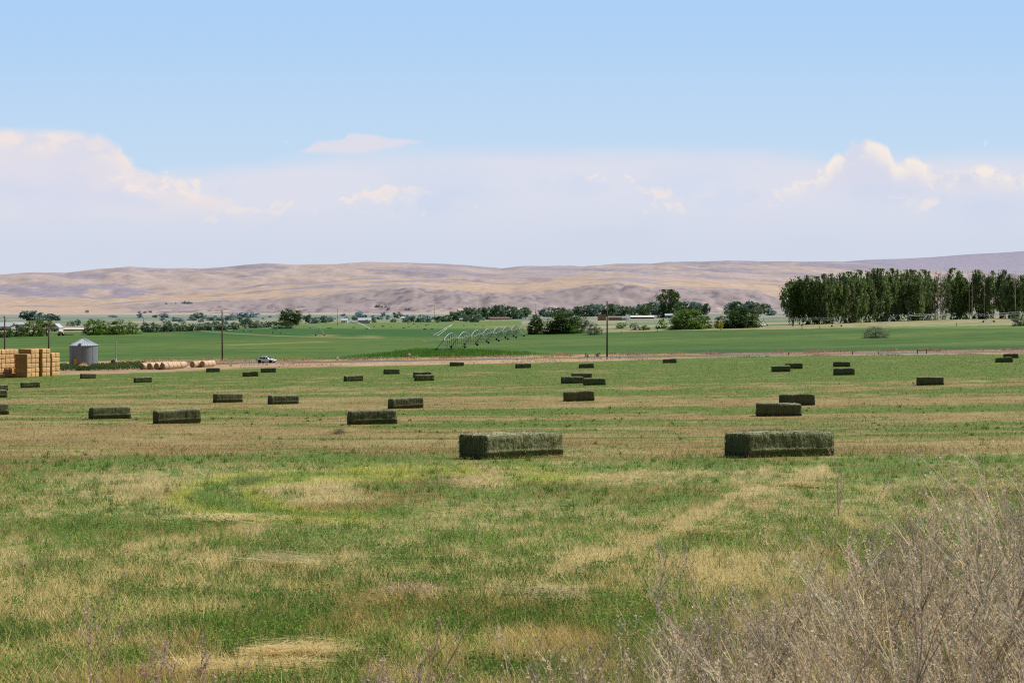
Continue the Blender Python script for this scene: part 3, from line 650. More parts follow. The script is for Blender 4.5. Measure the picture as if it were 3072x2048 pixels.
def place_bales():
    for i, (x0, x1, rb, th, lb) in enumerate(BALES):
        near = rb > 1360
        u = ((x0 + x1) / 2 - CX) / F
        me = near_meshes[0 if x0 < 2000 else 1] if near else mid_meshes[i % 4]
        a = R(th)                                     # long axis turned so that its long side looks th degrees to the right
        # distance at which the bale spans the same angle as in the photo
        va = math.atan(u); span = abs(math.cos(a + va)) * BL + abs(math.sin(a + va)) * BW * (1 if near else .85)
        Ysz = span * F / (x1 - x0) / math.cos(va)
        xg, Yg = solve((x0 + x1) / 2, rb)
        Y = Yg + BW * .3; x = Y * u
        s = np.clip(Y / Ysz, .9, 1.1)
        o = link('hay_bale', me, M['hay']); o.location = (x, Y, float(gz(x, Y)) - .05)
        dzx = float(gz(x + 1, Y) - gz(x - 1, Y)) / 2; dzy = float(gz(x, Y + 1) - gz(x, Y - 1)) / 2
        n = Vector((-dzx, -dzy, 1)).normalized(); ax = Vector((math.cos(a), math.sin(a), 0)); ay = n.cross(ax).normalized(); ax = ay.cross(n)
        n = (n + Vector((.03 * math.sin(i * 5.1), .03 * math.sin(i * 3.3), 0)) * (0 if near else 1)).normalized(); ay = n.cross(ax).normalized(); ax = ay.cross(n); o.rotation_euler = Matrix((ax, ay, n)).transposed().to_euler(); o.scale = (1.22, 1.22, .98) if near else (s, s, 1.0 if near else (.95 + .08 * ((i * 37) % 10) / 10))
        tag(o, lb, 'hay bale', 'hay bales lying on the mown field')
        if near:
            t = bm_obj('twine', twine_mesh(BL, BW, BH), M['twine'], o)
place_bales()
# tiny bales in the pale green field far behind
far_me = np_mesh('hay_bale', *bale_geom(BL, BW, BH, 8, 4, 3, 9), smooth=False)
for i, (px, row) in enumerate([(873, 979.5), (930, 984), (940, 981), (985, 984), (992, 985.5), (1058, 985.5), (1063, 983), (1100, 987.5), (1110, 984), (1123, 980), (1148, 978), (1150, 980), (1173, 981), (1212, 984), (1226, 980.5), (1254, 980),
                               (1224, 970), (1240, 971), (1243, 972.5), (1262, 972), (1279, 976), (1286, 974), (1300, 971), (1275, 988), (1296, 987), (1392, 977), (1426, 976.5), (1472, 964.5), (1450, 980), (470, 994), (480, 993), (500, 994.5)]):
    o = link('hay_bale', far_me, M['hay']); p = spot(px, row); o.location = p; o.rotation_euler = (0, 0, R((i * 53) % 180)); s = .5 + .2 * ((i * 31) % 7) / 7; o.scale = (s, s, s)
    tag(o, 'tiny dark hay bale lying far away on the pale green field behind the sprinkler', 'hay bale', 'tiny far hay bales')

# ------------------------------------------------------------------ golden straw stack
def az_dir(az): return Vector((math.sin(R(az)), math.cos(R(az)), 0))
def straw_stack():
    SL, SW, SH = 2.8, 1.22, .885
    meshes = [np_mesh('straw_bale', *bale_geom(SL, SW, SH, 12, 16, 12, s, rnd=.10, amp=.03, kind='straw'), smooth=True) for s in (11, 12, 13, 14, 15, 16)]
    A, Cc = az_dir(108), az_dir(18); org = spot(81, 1132)
    tiers = ['bottom', 'second', 'third', 'fourth', 'fifth', 'top']
    blocks = [  # offset along the bale axis, first column, bales per column, name of the column
        (0.0, 0, [5, 6, 6], ['corner column of the front block', 'middle column of the front block', 'right column of the front block']),
        (.55, 3.1, [6, 6], ['first column of the tall right block', 'second column of the tall right block']),
        (.75, 5.25, [5, 5], ['inner column of the low end block', 'outermost right column of the stack']),
        (-SL - 2.2, -2.75, [6] * 6, ['leftmost column of the shaded recess', 'second column of the shaded recess', 'third column of the shaded recess', 'fourth column of the shaded recess', 'fifth column of the shaded recess', 'innermost column of the shaded recess']),
        (-SL - 1.6, -5.3, [6, 6], ['far left column cut by the photo edge', 'far left column next to the recess'])]
    k = 0
    for off, c0, ns, names in blocks:
        for j, n in enumerate(ns):
            for t in range(n):
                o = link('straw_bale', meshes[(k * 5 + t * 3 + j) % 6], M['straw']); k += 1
                h1, h2, h3 = [((k * a) % 17) / 17 - .5 for a in (5, 7, 11)]
                p = org + A * (off - SL / 2 + .10 * h1) + Cc * ((c0 + j + .5) * (SW + .03)) + Vector((0, 0, t * SH - .05))
                g0 = float(gz(org.x + A.x * off, org.y + A.y * off)); p.z += (g0 - org.z) * .6
                o.location = p; o.rotation_euler = (0, 0, math.atan2(A.y, A.x) + .03 * h2)
                tier = tiers[t] if not (n == 5 and t == 4) else 'topmost, fifth'
                tag(o, f'golden straw bale, {tier} layer of the {names[j]}', 'straw bale', 'straw bales in the golden stack')
straw_stack()

# ------------------------------------------------------------------ rows of round straw bales
def round_bales():
    Rr, Ln = .70, 1.22
    bm = bmesh.new(); bm_lathe(bm, [(Rr - .05, -Ln / 2), (Rr, -Ln / 2 + .05), (Rr + .01, -.2), (Rr + .01, .2), (Rr, Ln / 2 - .05), (Rr - .05, Ln / 2)], 28, 'Y', (0, 0, Rr - .03))
    body = bpy.data.meshes.new('round_bale')
    bmesh.ops.recalc_face_normals(bm, faces=bm.faces[:]); bm.to_mesh(body); bm.free(); body.materials.append(M['roundstraw'])
    for p in body.polygons: p.use_smooth = len(p.vertices) == 4
    bm = bmesh.new(); bm_lathe(bm, [(0, -Ln / 2 - .03)] + [(r, -Ln / 2 - .02 + .008 * (i % 2)) for i, r in enumerate(np.linspace(.08, Rr - .06, 9))] + [(Rr - .055, -Ln / 2 + .005)], 28, 'Y', (0, 0, Rr - .03))
    end = bpy.data.meshes.new('bale_end'); bmesh.ops.recalc_face_normals(bm, faces=bm.faces[:]); bm.to_mesh(end); bm.free(); end.materials.append(M['roundend'])
    ax = az_dir(27)
    rows = [(425, 1108.5, 7, 'first row from the left'), (448, 1108.5, 7, 'second row from the left'), (469, 1108.5, 7, 'third row from the left'), (487, 1108.5, 5, 'nearest long row'), (577, 1102.5, 3, 'short row right of the long ones'), (606, 1101.5, 3, 'short rightmost row')]
    ords = ['front', 'second', 'third', 'fourth', 'fifth', 'sixth', 'last']
    for ri, (px, rb, n, nm) in enumerate(rows):
        o0 = spot(px, rb)
        for k in range(n):
            if ri in (1, 2) and 1 <= k < 3: continue
            w = .06 * (((ri * 7 + k * 5) % 9) / 9 - .5)
            p = o0 + ax * (Ln * .5 + k * (Ln + .06)); p.x += w; p.z = float(gz(p.x, p.y)); e = empty('round_bale', p, -R(27) + w)
            wd = 'last' if k == n - 1 and k else ords[k]
            tag(e, f'pale round straw bale, {wd} bale of the {nm}', 'round bale', 'round straw bales in rows by the yard')
            link('straw_roll', body, None, e); link('bale_end', end, None, e)
round_bales()

# ------------------------------------------------------------------ grain bin
def grain_bin():
    p = spot(251.5, 1095); Y = p.y; s = Y / F; Rr = 41 * s; he = 60 * s; hr = 20 * s
    t = empty('grain_bin', p, 0, 'galvanised corrugated grain bin with a conical roof behind green weeds', 'grain bin')
    bm = bmesh.new(); prof = []
    for i in range(96): prof.append((Rr + .018 * math.sin(i * math.pi / 2 + .01), he * i / 95))
    bm_lathe(bm, prof, 64); bm_obj('wall', bm, M['galv'], t, True)
    bm = bmesh.new()
    for k in range(8):
        a = 2 * math.pi * k / 8 + .2; bm_box(bm, (math.cos(a) * (Rr + .03), math.sin(a) * (Rr + .03), he / 2), (.05, .08, he - .05), Matrix.Rotation(a, 4, 'Z'))
    bm_obj('stiffener', bm, M['galv'], t)
    bm = bmesh.new(); n = 32
    ro = Rr + .16
    top = [bm.verts.new((.42 * math.cos(2 * math.pi * k / n), .42 * math.sin(2 * math.pi * k / n), he + hr - .12)) for k in range(n)]
    bot = [bm.verts.new((ro * math.cos(2 * math.pi * k / n), ro * math.sin(2 * math.pi * k / n), he - .06)) for k in range(n)]
    for k in range(n): bm.faces.new((bot[k], bot[(k + 1) % n], top[(k + 1) % n], top[k]))
    for k in range(n):
        a = 2 * math.pi * k / n; d = Vector((math.cos(a), math.sin(a), 0)); bm_tube(bm, [d * ro + Vector((0, 0, he - .02)), d * .45 + Vector((0, 0, he + hr - .08))], .035, 4)
    roof = bm_obj('roof', bm, M['tin'], t)
    bm = bmesh.new(); bm_lathe(bm, [(.46, he + hr - .16), (.46, he + hr + .05), (.2, he + hr + .17), (0, he + hr + .2)], 20); bm_obj('cap', bm, M['galv'], roof)
    for az in (180, 270, 90, 215 - 180):
        a = R(az); d = Vector((math.cos(a), math.sin(a), 0)); bm = bmesh.new()
        c = d * (Rr - .25) + Vector((0, 0, he + .26)); bm_box(bm, c, (.55, .6, .34), Matrix.Rotation(a, 4, 'Z') @ Matrix.Rotation(.35, 4, 'Y')); bm_box(bm, c + d * .32 + Vector((0, 0, -.05)), (.08, .66, .42), Matrix.Rotation(a, 4, 'Z')); bm_obj('roof_vent', bm, M['galv'], roof)
    va = math.atan2(-p.y, -p.x) - .62; d = Vector((math.cos(va), math.sin(va), 0)); bm = bmesh.new()
    bm_box(bm, d * (Rr + .05) + Vector((0, 0, .95)), (.10, .75, 1.2), Matrix.Rotation(va, 4, 'Z')); dr = bm_obj('door', bm, M['yellow'], t); dr['label'] = 'yellow door panel'
    bm = bmesh.new(); bm_box(bm, d * (Rr + .12) + Vector((0, 0, .95)), (.04, .10, .2), Matrix.Rotation(va, 4, 'Z')); bm_obj('handle', bm, M['black'], dr)
    # heap of spilled grain in front
    q = spot(250, 1101); n = 40; V = []; bm = bmesh.new()
    rs = np.linspace(0, 1, 12); ring = []
    for r in rs:
        ring.append([bm.verts.new((2.0 * r * math.cos(2 * math.pi * k / n) * (1 + .1 * math.sin(3 * k)), 1.3 * r * math.sin(2 * math.pi * k / n), 1.15 * (1 - r) ** 1.1 * (1 + .15 * math.sin(k * .9 + 5 * r)) - .1)) for k in range(n)])
    for a, b in zip(ring[:-1], ring[1:]):
        for k in range(n): bm.faces.new((a[k], b[k], b[(k + 1) % n], a[(k + 1) % n]))
    bmesh.ops.remove_doubles(bm, verts=bm.verts[:], dist=.01)
    h = bm_obj('grain_heap', bm, M['heap'], None, True); h.location = q; tag(h, 'tan heap of spilled grain at the foot of the grain bin', 'heap')
    # old pump standing by its post
    q = spot(339, 1093); t = empty('pump', q, .2, 'rusty red pump motor at the foot of the short pale post', 'pump')
    bm = bmesh.new(); bm_box(bm, (0, 0, .55), (.9, .7, .8)); bm_box(bm, (.1, 0, 1.02), (.5, .5, .2), None, .7); bm_obj('housing', bm, M['red'], t)
    bm = bmesh.new(); bm_lathe(bm, [(.3, -.08), (.34, 0), (.3, .08)], 16, 'Y', (.2, -.43, .5)); bm_obj('wheel', bm, M['dull'], t)
    bm = bmesh.new(); bm_box(bm, (-.35, 0, .08), (.1, .9, .2)); bm_box(bm, (.35, 0, .08), (.1, .9, .2)); bm_obj('skid', bm, M['wood'], t)
    q = spot(348.5, 1091); s = q.y / F; t = empty('wooden_post', q, 0, 'short pale wooden post with a white base between the grain bin and the round bales', 'post')
    bm = bmesh.new(); bm_tube(bm, [(0, 0, 17 * s), (-.02, 0, 66 * s)], [.15, .12], 8); bm_obj('shaft', bm, M['palebark'], t)
    bm = bmesh.new(); bm_tube(bm, [(0, 0, -.2), (0, 0, 17 * s)], .16, 8); bm_obj('base', bm, M['white'], t)
grain_bin()

# ------------------------------------------------------------------ power poles
def pole(px, rb, rt, label, lean=0.0, cross=False, xform=False, r=.15, ins=2, grp='power poles along the fields'):
    q = spot(px, rb); h = (rb - rt) * q.y / F; t = empty('power_pole', q, 0, label, 'power pole', grp)
    bm = bmesh.new(); bm_tube(bm, [(0, 0, -.3), (lean * h * .5, 0, h * .5), (lean * h, 0, h)], [r * 1.15, r, r * .72], 10); bm_obj('shaft', bm, M['oldpole'], t, True)
    T = Vector((lean * h, 0, h))
    if ins:
        for k in range(ins):
            bm = bmesh.new(); z = -.18 - .7 * k; bm_box(bm, T + Vector((.16 * (1 if k % 2 else -1), 0, z)), (.22, .06, .05)); bm_lathe(bm, [(.05, 0), (.09, .05), (.07, .12), (.09, .17), (.03, .24)], 8, 'Z', T + Vector((.25 * (1 if k % 2 else -1), 0, z))); bm_obj('insulator', bm, M['tarp'], t)
    if cross:
        bm = bmesh.new(); bm_box(bm, T + Vector((0, -.14, -.5)), (2.4, .11, .13)); bm_tube(bm, [T + Vector((-.8, -.14, -.5)), T + Vector((0, -.14, -1.1))], .03, 4); bm_tube(bm, [T + Vector((.8, -.14, -.5)), T + Vector((0, -.14, -1.1))], .03, 4); bm_obj('crossarm', bm, M['wood'], t)
    if xform:
        bm = bmesh.new(); bm_lathe(bm, [(.0, 0), (.23, 0), (.25, .05), (.25, .75), (.2, .85), (0, .88)], 14, 'Z', T + Vector((.38, 0, -2.9))); bm_box(bm, T + Vector((.2, 0, -2.5)), (.2, .1, .3)); bm_obj('transformer', bm, M['tarp'], t)
    return t
pole(14, 1132, 948, 'tall dark power pole behind the golden straw stack, at the left photo edge', .0)
pole(147, 1124, 978, 'dark power pole rising behind the right half of the golden straw stack', -.006, r=.17)
pole(667, 1082.5, 931, 'tall power pole with a transformer between the round bales and the white car', -.006, xform=True, r=.17, ins=3)
pole(1821, 1070, 904, 'tall bare wooden pole at the middle of the verge, standing against the bushes', .006, r=.18, ins=1)
pole(1012, 976, 924, 'thin far power pole left of the low barn with a white roof', r=.16, ins=1)
pole(1304, 967, 918, 'thin far power pole left of the dark grove of trees', r=.18, ins=1)
pole(1607, 962, 911, 'thin far power pole with a crossarm above the dark conical tree', cross=True, ins=0)
pole(1926, 946, 900, 'thin far power pole with a crossarm in the tree line left of the big cottonwood', cross=True, ins=0)
pole(430, 993, 951, 'faint thin power pole beside the bright green trees', r=.16, ins=0)
pole(717, 976, 944, 'faint far power pole just right of the pole with the transformer', r=.16, ins=0)

def wire(a, b, label, sag=.9):
    p, q = [spot(x, rb) + Vector((0, 0, (rb - rt) * spot(x, rb).y / F - .3)) for x, rb, rt in (a, b)]
    bm = bmesh.new(); bm_tube(bm, [p.lerp(q, k / 14) - Vector((0, 0, 4 * sag * (k / 14) * (1 - k / 14))) for k in range(15)], .022, 4, False); o = bm_obj('power_line', bm, M['dullsteel']); tag(o, label, 'wire', 'wires between the power poles')
wire((14, 1132, 948), (147, 1124, 978), 'thin wire between the two power poles behind the straw stack')
wire((147, 1124, 978), (667, 1082.5, 931), 'thin wire from the pole behind the straw stack to the pole with the transformer')
wire((667, 1082.5, 931), (1012, 976, 924), 'thin wire from the pole with the transformer to the thin far pole', 2.0)

# ------------------------------------------------------------------ white car
def car():
    q = spot(800, 1088.5); t = empty('car', q, R(-15), 'white compact hatchback driving on the farm road', 'car')
    # length along x (front +x), stations: x, half width low, half width high, z low, z belt
    st = [(-2.18, .62, .60, .52, .86), (-2.10, .80, .74, .34, 1.0), (-1.7, .90, .84, .26, 1.04), (-1.0, .91, .86, .24, 1.03), (0, .91, .86, .24, 1.0), (.8, .91, .85, .24, .98), (1.35, .90, .82, .25, .92), (1.85, .86, .72, .27, .80), (2.12, .74, .58, .34, .70), (2.22, .55, .45, .42, .60)]
    bm = bmesh.new(); rings = []
    for x, wl, wh, zl, zb in st:
        zm = zl + (zb - zl) * .55
        rings.append([bm.verts.new(v) for v in ((x, -wl * .9, zl), (x, -wl, zl + .12), (x, -wl, zm), (x, -wh, zb - .04), (x, -wh * .85, zb), (x, 0, zb + .03), (x, wh * .85, zb), (x, wh, zb - .04), (x, wl, zm), (x, wl, zl + .12), (x, wl * .9, zl))])
    for a, b in zip(rings[:-1], rings[1:]):
        for k in range(11): bm.faces.new((a[k], a[(k + 1) % 11], b[(k + 1) % 11], b[k]))
    bm.faces.new(rings[0]); bm.faces.new(list(reversed(rings[-1])))
    # cabin shell: roof and pillars
    cab = [(-2.0, .74, 1.0, .70, 1.05), (-1.55, .80, 1.02, .62, 1.36), (-.9, .83, 1.02, .62, 1.48), (-.2, .84, 1.0, .62, 1.50), (.25, .84, .99, .60, 1.44), (1.1, .80, .95, .70, .98)]
    rings = []
    for x, wb, zb, wt, zt in cab: rings.append([bm.verts.new(v) for v in ((x, -wb, zb), (x, -wt, zt - .03), (x, -wt * .8, zt), (x, 0, zt + .02), (x, wt * .8, zt), (x, wt, zt - .03), (x, wb, zb))])
    for a, b in zip(rings[:-1], rings[1:]):
        for k in range(6): bm.faces.new((a[k], a[k + 1], b[k + 1], b[k]))
    bm.faces.new(rings[0]); bm.faces.new(list(reversed(rings[-1])))
    bm_obj('body', bm, M['carwhite'], t, True)
    def quad(nm, pts, mat, both=True):
        for s in ((1, -1) if both else (1,)):
            bm = bmesh.new(); vs = [bm.verts.new((x, s * y, z)) for x, y, z in pts]; f = bm.faces.new(vs); r = bmesh.ops.extrude_face_region(bm, geom=[f])
            for v in r['geom']:
                if isinstance(v, bmesh.types.BMVert): v.co.y += s * .012; v.co.z += .004
            bm_obj(nm, bm, mat, t)
    quad('side_window', [(-1.62, .80, 1.08), (-.75, .835, 1.06), (-.72, .66, 1.42), (-1.35, .665, 1.35)], M['glass'])
    quad('side_window', [(-.66, .835, 1.06), (.05, .84, 1.05), (.05, .66, 1.43), (-.62, .66, 1.43)], M['glass'])
    quad('side_window', [(.12, .84, 1.05), (.78, .825, 1.02), (.30, .66, 1.36), (.12, .66, 1.42)], M['glass'])
    bm = bmesh.new(); vs = [bm.verts.new(v) for v in ((1.12, -.66, 1.03), (1.12, .66, 1.03), (.34, .54, 1.44), (.34, -.54, 1.44))]; bm.faces.new(vs); bmesh.ops.translate(bm, verts=vs, vec=(.02, 0, .03)); bm_obj('windscreen', bm, M['glass'], t)
    bm = bmesh.new(); vs = [bm.verts.new(v) for v in ((-2.02, -.6, 1.08), (-2.02, .6, 1.08), (-1.6, .52, 1.35), (-1.6, -.52, 1.35))]; bm.faces.new(vs); bmesh.ops.translate(bm, verts=vs, vec=(-.03, 0, .02)); bm_obj('rear_window', bm, M['glass'], t)
    bm = bmesh.new(); bm_box(bm, (2.17, 0, .5), (.12, .9, .16)); bm_obj('grille', bm, M['black'], t)
    bm = bmesh.new(); bm_box(bm, (0, 0, .27), (2.2, 1.84, .12)); bm_obj('sill_trim', bm, M['black'], t)
    for s in (-1, 1):
        bm = bmesh.new(); bm_box(bm, (1.98, s * .66, .72), (.3, .22, .12), Matrix.Rotation(-s * .5, 4, 'Z')); bm_obj('headlight', bm, M['lamp'], t)
        bm = bmesh.new(); bm_box(bm, (-2.1, s * .66, .9), (.14, .24, .13)); bm_obj('tail_light', bm, M['redlamp'], t)
        bm = bmesh.new(); bm_box(bm, (.72, s * .97, 1.05), (.14, .18, .12)); bm_obj('mirror', bm, M['carwhite'], t)
        for x in (-1.32, 1.35):
            w = empty('wheel', (x, s * .84, .34)); w.parent = t
            bm = bmesh.new(); bm_lathe(bm, [(.2, -.1), (.33, -.1), (.345, -.06), (.345, .06), (.33, .1), (.2, .1)], 24, 'Y'); bm_obj('tyre', bm, M['rubber'], w, True)
            bm = bmesh.new(); bm_lathe(bm, [(.05, s * .08), (.21, s * .085), (.21, s * .03), (.05, s * .02)], 20, 'Y')
            for k in range(5): bm_box(bm, (0, s * .075, 0), (.38, .03, .05), Matrix.Rotation(k * math.pi / 5, 4, 'Y'))
            bm_obj('rim', bm, M['rim'], w)
    # wheel-arch shade
        for x in (-1.32, 1.35):
            bm = bmesh.new(); bm_lathe(bm, [(.405, -.02), (.405, .02), (.30, .02), (.30, -.02)], 24, 'Y', (x, s * .90, .36)); bm_obj('wheel_arch', bm, M['black'], t)
car()

# ------------------------------------------------------------------ centre-pivot sprinklers
def pivot(label, towers, clear=3.0, rise=1.5, drops=12, arch_r=.085, detail=True, cat='sprinkler', wheels=True, lower=True, end_mast=None):
    """towers: ground points in order; parts: towers (> wheels), spans (> drops)."""
    t = empty('irrigation_pivot', towers[0], 0, label, cat); o = towers[0]; W = [p - o for p in towers]
    for i, p in enumerate(W):
        d = (W[min(i + 1, len(W) - 1)] - W[max(i - 1, 0)]); d.z = 0; d.normalize(); n = Vector((-d.y, d.x, 0)); top = p + Vector((0, 0, clear))
        bm = bmesh.new()
        for s in (-1, 1):
            for e in (-.35, .35): bm_tube(bm, [top + d * e * .3, p + n * s * 2.1 + Vector((0, 0, .55)) + d * e * .2], .075 if detail else .1, 4)
        bm_tube(bm, [p + n * 2.3 + Vector((0, 0, .55)), p - n * 2.3 + Vector((0, 0, .55))], .09, 4); bm_tube(bm, [p + n * 1.0 + Vector((0, 0, clear * .55)), p - n * 1.0 + Vector((0, 0, clear * .55))], .05, 4)
        tw = bm_obj('tower', bm, M['dullsteel'] if detail and drops else M['galvpipe'], t)
        if wheels:
            for s in (-1, 1):
                bm = bmesh.new(); bm_lathe(bm, [(.15, -.10), (.34, -.11), (.38, -.06), (.38, .06), (.34, .11), (.15, .10)], 16, 'Y')
                w = bm_obj('wheel', bm, M['rubber'], tw, False); w.location = p + n * s * 2.1 + Vector((0, 0, .38)); w.rotation_euler = (0, 0, math.atan2(n.y, n.x))
        if detail:
            bm = bmesh.new(); bm_box(bm, top + Vector((0, 0, .35)), (.35, .3, .45)); bm_obj('control_box', bm, M['white'], tw)
    for a, b in zip(W[:-1], W[1:]):
        d = b - a; L = d.length; n = Vector((-d.y, d.x, 0)).normalized(); A, B = a + Vector((0, 0, clear)), b + Vector((0, 0, clear)); K = 12
        P = [A.lerp(B, k / K) + Vector((0, 0, 4 * rise * (k / K) * (1 - k / K))) for k in range(K + 1)]
        bm = bmesh.new(); bm_tube(bm, P, arch_r, 6)
        lowz = .1 if lower else -.5
        for s in (-1, 1):
            Lw = [A.lerp(B, k / 6) + n * s * (.8 if 0 < k < 6 else .1) + Vector((0, 0, (4 * rise * (k / 6) * (1 - k / 6)) * .72 - (.75 if 0 < k < 6 else 0))) for k in range(7)]
            bm_tube(bm, Lw, arch_r * .38, 4)
            for k in range(1, 6): bm_tube(bm, [P[2 * k], Lw[k]], arch_r * .42, 4); bm_tube(bm, [P[2 * k - 1], Lw[k]], arch_r * .3, 4)
        sp = bm_obj('span', bm, M['galvpipe'], t)
        if drops:
            for k in range(1, drops):
                bm = bmesh.new()
                q = P[0].lerp(P[-1], k / drops); z = 4 * rise * (k / drops) * (1 - k / drops); s = .5 if k % 2 else -.5
                bm_tube(bm, [q + Vector((0, 0, z)), q + n * s + Vector((0, 0, z - .1)), q + n * s + Vector((0, 0, -clear + 1.1))], .042, 3)
                bm_lathe(bm, [(.05, 0), (.06, .12), (.02, .2)], 6, 'Z', q + n * s + Vector((0, 0, -clear + .95)))
                bm_obj('drop_hose', bm, M['dull'], sp)
    return t, W
def S(*pts): return [spot(a, b) for a, b in pts]
near_pts = []
p0, p1 = spot(1331, 1052), spot(1556, 1010)
for k in range(8): q = p0.lerp(p1, k / 7); q.z = float(gz(q.x, q.y)); near_pts.append(q)
pv, W = pivot('large arched sprinkler with many drop hoses standing in the green field', near_pts, clear=3.0, rise=1.75, drops=14, arch_r=.095)
e = W[0] + Vector((0, 0, 3.0)); d0 = (W[0] - W[1]).normalized()
bm = bmesh.new(); tip = e + Vector((-4.2, -6, .2)); bm_tube(bm, [e, e + Vector((-1.2, -1.5, .35)), e + Vector((-3.0, -3, 1.6)), e + Vector((-4.2, -3.5, 3.2))], .08, 5); bm_tube(bm, [e, e + Vector((-6.0, -1, -.2))], .05, 4); bm_obj('overhang_pipe', bm, M['galvpipe'], pv)
bm = bmesh.new()
for k in range(4): bm_tube(bm, [e + Vector((-2.0 - .7 * k, -2, 1.0 + .5 * k)), e + Vector((2.0 + .45 * k, 3, 4.2 + .35 * k))] if k < 2 else [e + Vector((-4.4 + .8 * k, -3, 3.4 - .6 * k)), e + Vector((-1.0, 1, .8))], .05, 4)
bm_obj('stay_cable', bm, M['galvpipe'], pv)
e = W[-1] + Vector((0, 0, 3.0)); bm = bmesh.new()
bm_tube(bm, [e + Vector((0, 0, -.5)), e + Vector((1.2, 2, 2.2)), e + Vector((1.6, 3, 4.2))], .10, 5); bm_tube(bm, [e + Vector((1.2, 2, 2.6)), e + Vector((5.5, 3, 1.2))], .05, 4); bm_tube(bm, [e, e + Vector((2.6, 2, -2.9))], .08, 4); bm_obj('overhang_pipe', bm, M['galvpipe'], pv)
pivot('far sprinkler left of the middle with one tall white centre tower', S((960, 1007), (830, 999.5), (742, 994), (690, 993), (640, 993.5), (585, 994)), clear=3.6, rise=1.0, drops=0, arch_r=.10)
pivot('low sprinkler line crossing in front of the round willow bushes', S((1690, 1000), (1880, 984), (1978, 983), (2090, 983), (2192, 980), (2292, 978), (2392, 978), (2510, 980)), clear=3.4, rise=.5, drops=0, arch_r=.07)
pivot('long sprinkler line running along the foot of the poplar row', S((2440, 967), (2545, 966), (2620, 965), (2672, 964.5), (2728, 963), (2785, 961), (2893, 957), (2966, 967), (3080, 958)), clear=3.0, rise=.45, drops=0, arch_r=.06)
pivot('short white sprinkler end standing before the rounded bush', S((1620, 1000), (1692, 1001)), clear=3.8, rise=.3, drops=0, arch_r=.09)

# jet of water from an end gun
def spray():
    a = spot(1115, 991); b = spot(1030, 988); n = 2600; t = rng.random(n) ** .8
    P0 = np.array(a) + np.array([0, 0, .6]); d = np.array(b) - np.array(a)
    hgt = 24 * a.y / F * 1.05
    fall = rng.random(n) ** 2.5 * t ** 2
    base = P0[None] + d[None] * t[:, None]; base[:, 2] += hgt * (1 - (1 - t / .85) ** 2) * 1.0 * (1 - fall); sig = .12 + .9 * t
    P = base + rng.normal(size=(n, 3)) * sig[:, None] * np.array([.6, .6, .35])
    V, Q, C = leaves(P, rng.uniform(.12, .5, n) * (1 - .4 * t), np.ones((n, 3)), 1.0)
    o = link('water_spray', np_mesh('water_spray', V, [Q]), M['spray']); tag(o, 'white arc of water sprayed over the far green field', 'water spray')
    bm = bmesh.new(); bm_tube(bm, [(0, 0, 0), (0, 0, 1.0)], .2, 6); bm_tube(bm, [(0, 0, 1.0), (-1.0, 0, 1.5)], .14, 6); bm_box(bm, (.3, 0, .4), (1.0, .5, .3)); g = bm_obj('sprinkler_gun', bm, M['galvpipe']); g.location = a; tag(g, 'sprinkler gun at the lower end of the white water arc', 'sprinkler gun')
spray()

# ------------------------------------------------------------------ small things on the verge and fence line
def fence_post(px, rb, h, label, w=.12, grp='fence posts'):
    bm = bmesh.new(); q = spot(px, rb); hh = h * q.y / F; bm_tube(bm, [(0, 0, -.1), (.03, 0, hh)], [w, w * .85], 7); o = bm_obj('fence_post', bm, M['oldpole']); o.location = q; tag(o, label, 'fence post', grp)
fence_post(2557, 1064, 11, 'dark wooden fence post on the dry verge between the lone pole and the brace posts')
fence_post(2365, 1065, 8, 'low leaning fence post in the dry verge, left of the taller post')
fence_post(2636, 1062, 8, 'low fence post in the dry verge, between the taller post and the brace posts')
fence_post(1972, 996, 10, 'dark fence post on the far edge of the green field, below the big cottonwood')
fence_post(2162, 992, 12, 'dark post at the foot of the small yellow tree', .1)
fence_post(2406, 987, 10, 'dark fence post below the left end of the poplar row')
fence_post(2459, 986, 9, 'second dark fence post below the left end of the poplar row, right of another')
fence_post(2869, 977, 9, 'single dark fence post below the right half of the poplar row')
fence_post(1865, 999, 6, 'small fence post on the far field edge just right of the bare wooden pole')
q = spot(2766, 1061); t = empty('fence_brace', q, 0, 'two dark posts joined by a crossbar on the dry verge', 'fence brace'); s = q.y / F
for x in (-14 * s, 13 * s):
    bm = bmesh.new(); bm_tube(bm, [(x, 0, -.2), (x, 0, 12 * s + (.1 if x > 0 else 0))], .12, 7); bm_obj('post', bm, M['oldpole'], t)
bm = bmesh.new(); bm_tube(bm, [(-14 * s, -.14, 9 * s), (13 * s, -.14, 10.5 * s)], .09, 6); bm_obj('crossbar', bm, M['oldpole'], t)
q = spot(1012.5, 1080); s = q.y / F; t = empty('valve_post', q, 0, 'small post with a white top and black foot beside the farm road', 'valve post')
bm = bmesh.new(); bm_tube(bm, [(0, 0, -.1), (0, 0, 3 * s)], .18, 8); bm_obj('base', bm, M['black'], t)
bm = bmesh.new(); bm_lathe(bm, [(.2, 0), (.22, .1), (.22, 5 * s), (.12, 5.6 * s), (0, 5.8 * s)], 10, 'Z', (0, 0, 3 * s)); bm_obj('cover', bm, M['white'], t)
q = spot(1222, 1074); s = q.y / F; t = empty('irrigation_valve', q, 0, 'irrigation valve with pale pipe arms beside the dirt track', 'valve')
bm = bmesh.new(); bm_tube(bm, [(0, 0, -.2), (0, 0, 14 * s)], .16, 8); bm_box(bm, (0, 0, 16 * s), (.5, .3, .35)); bm_obj('riser', bm, M['wood'], t)
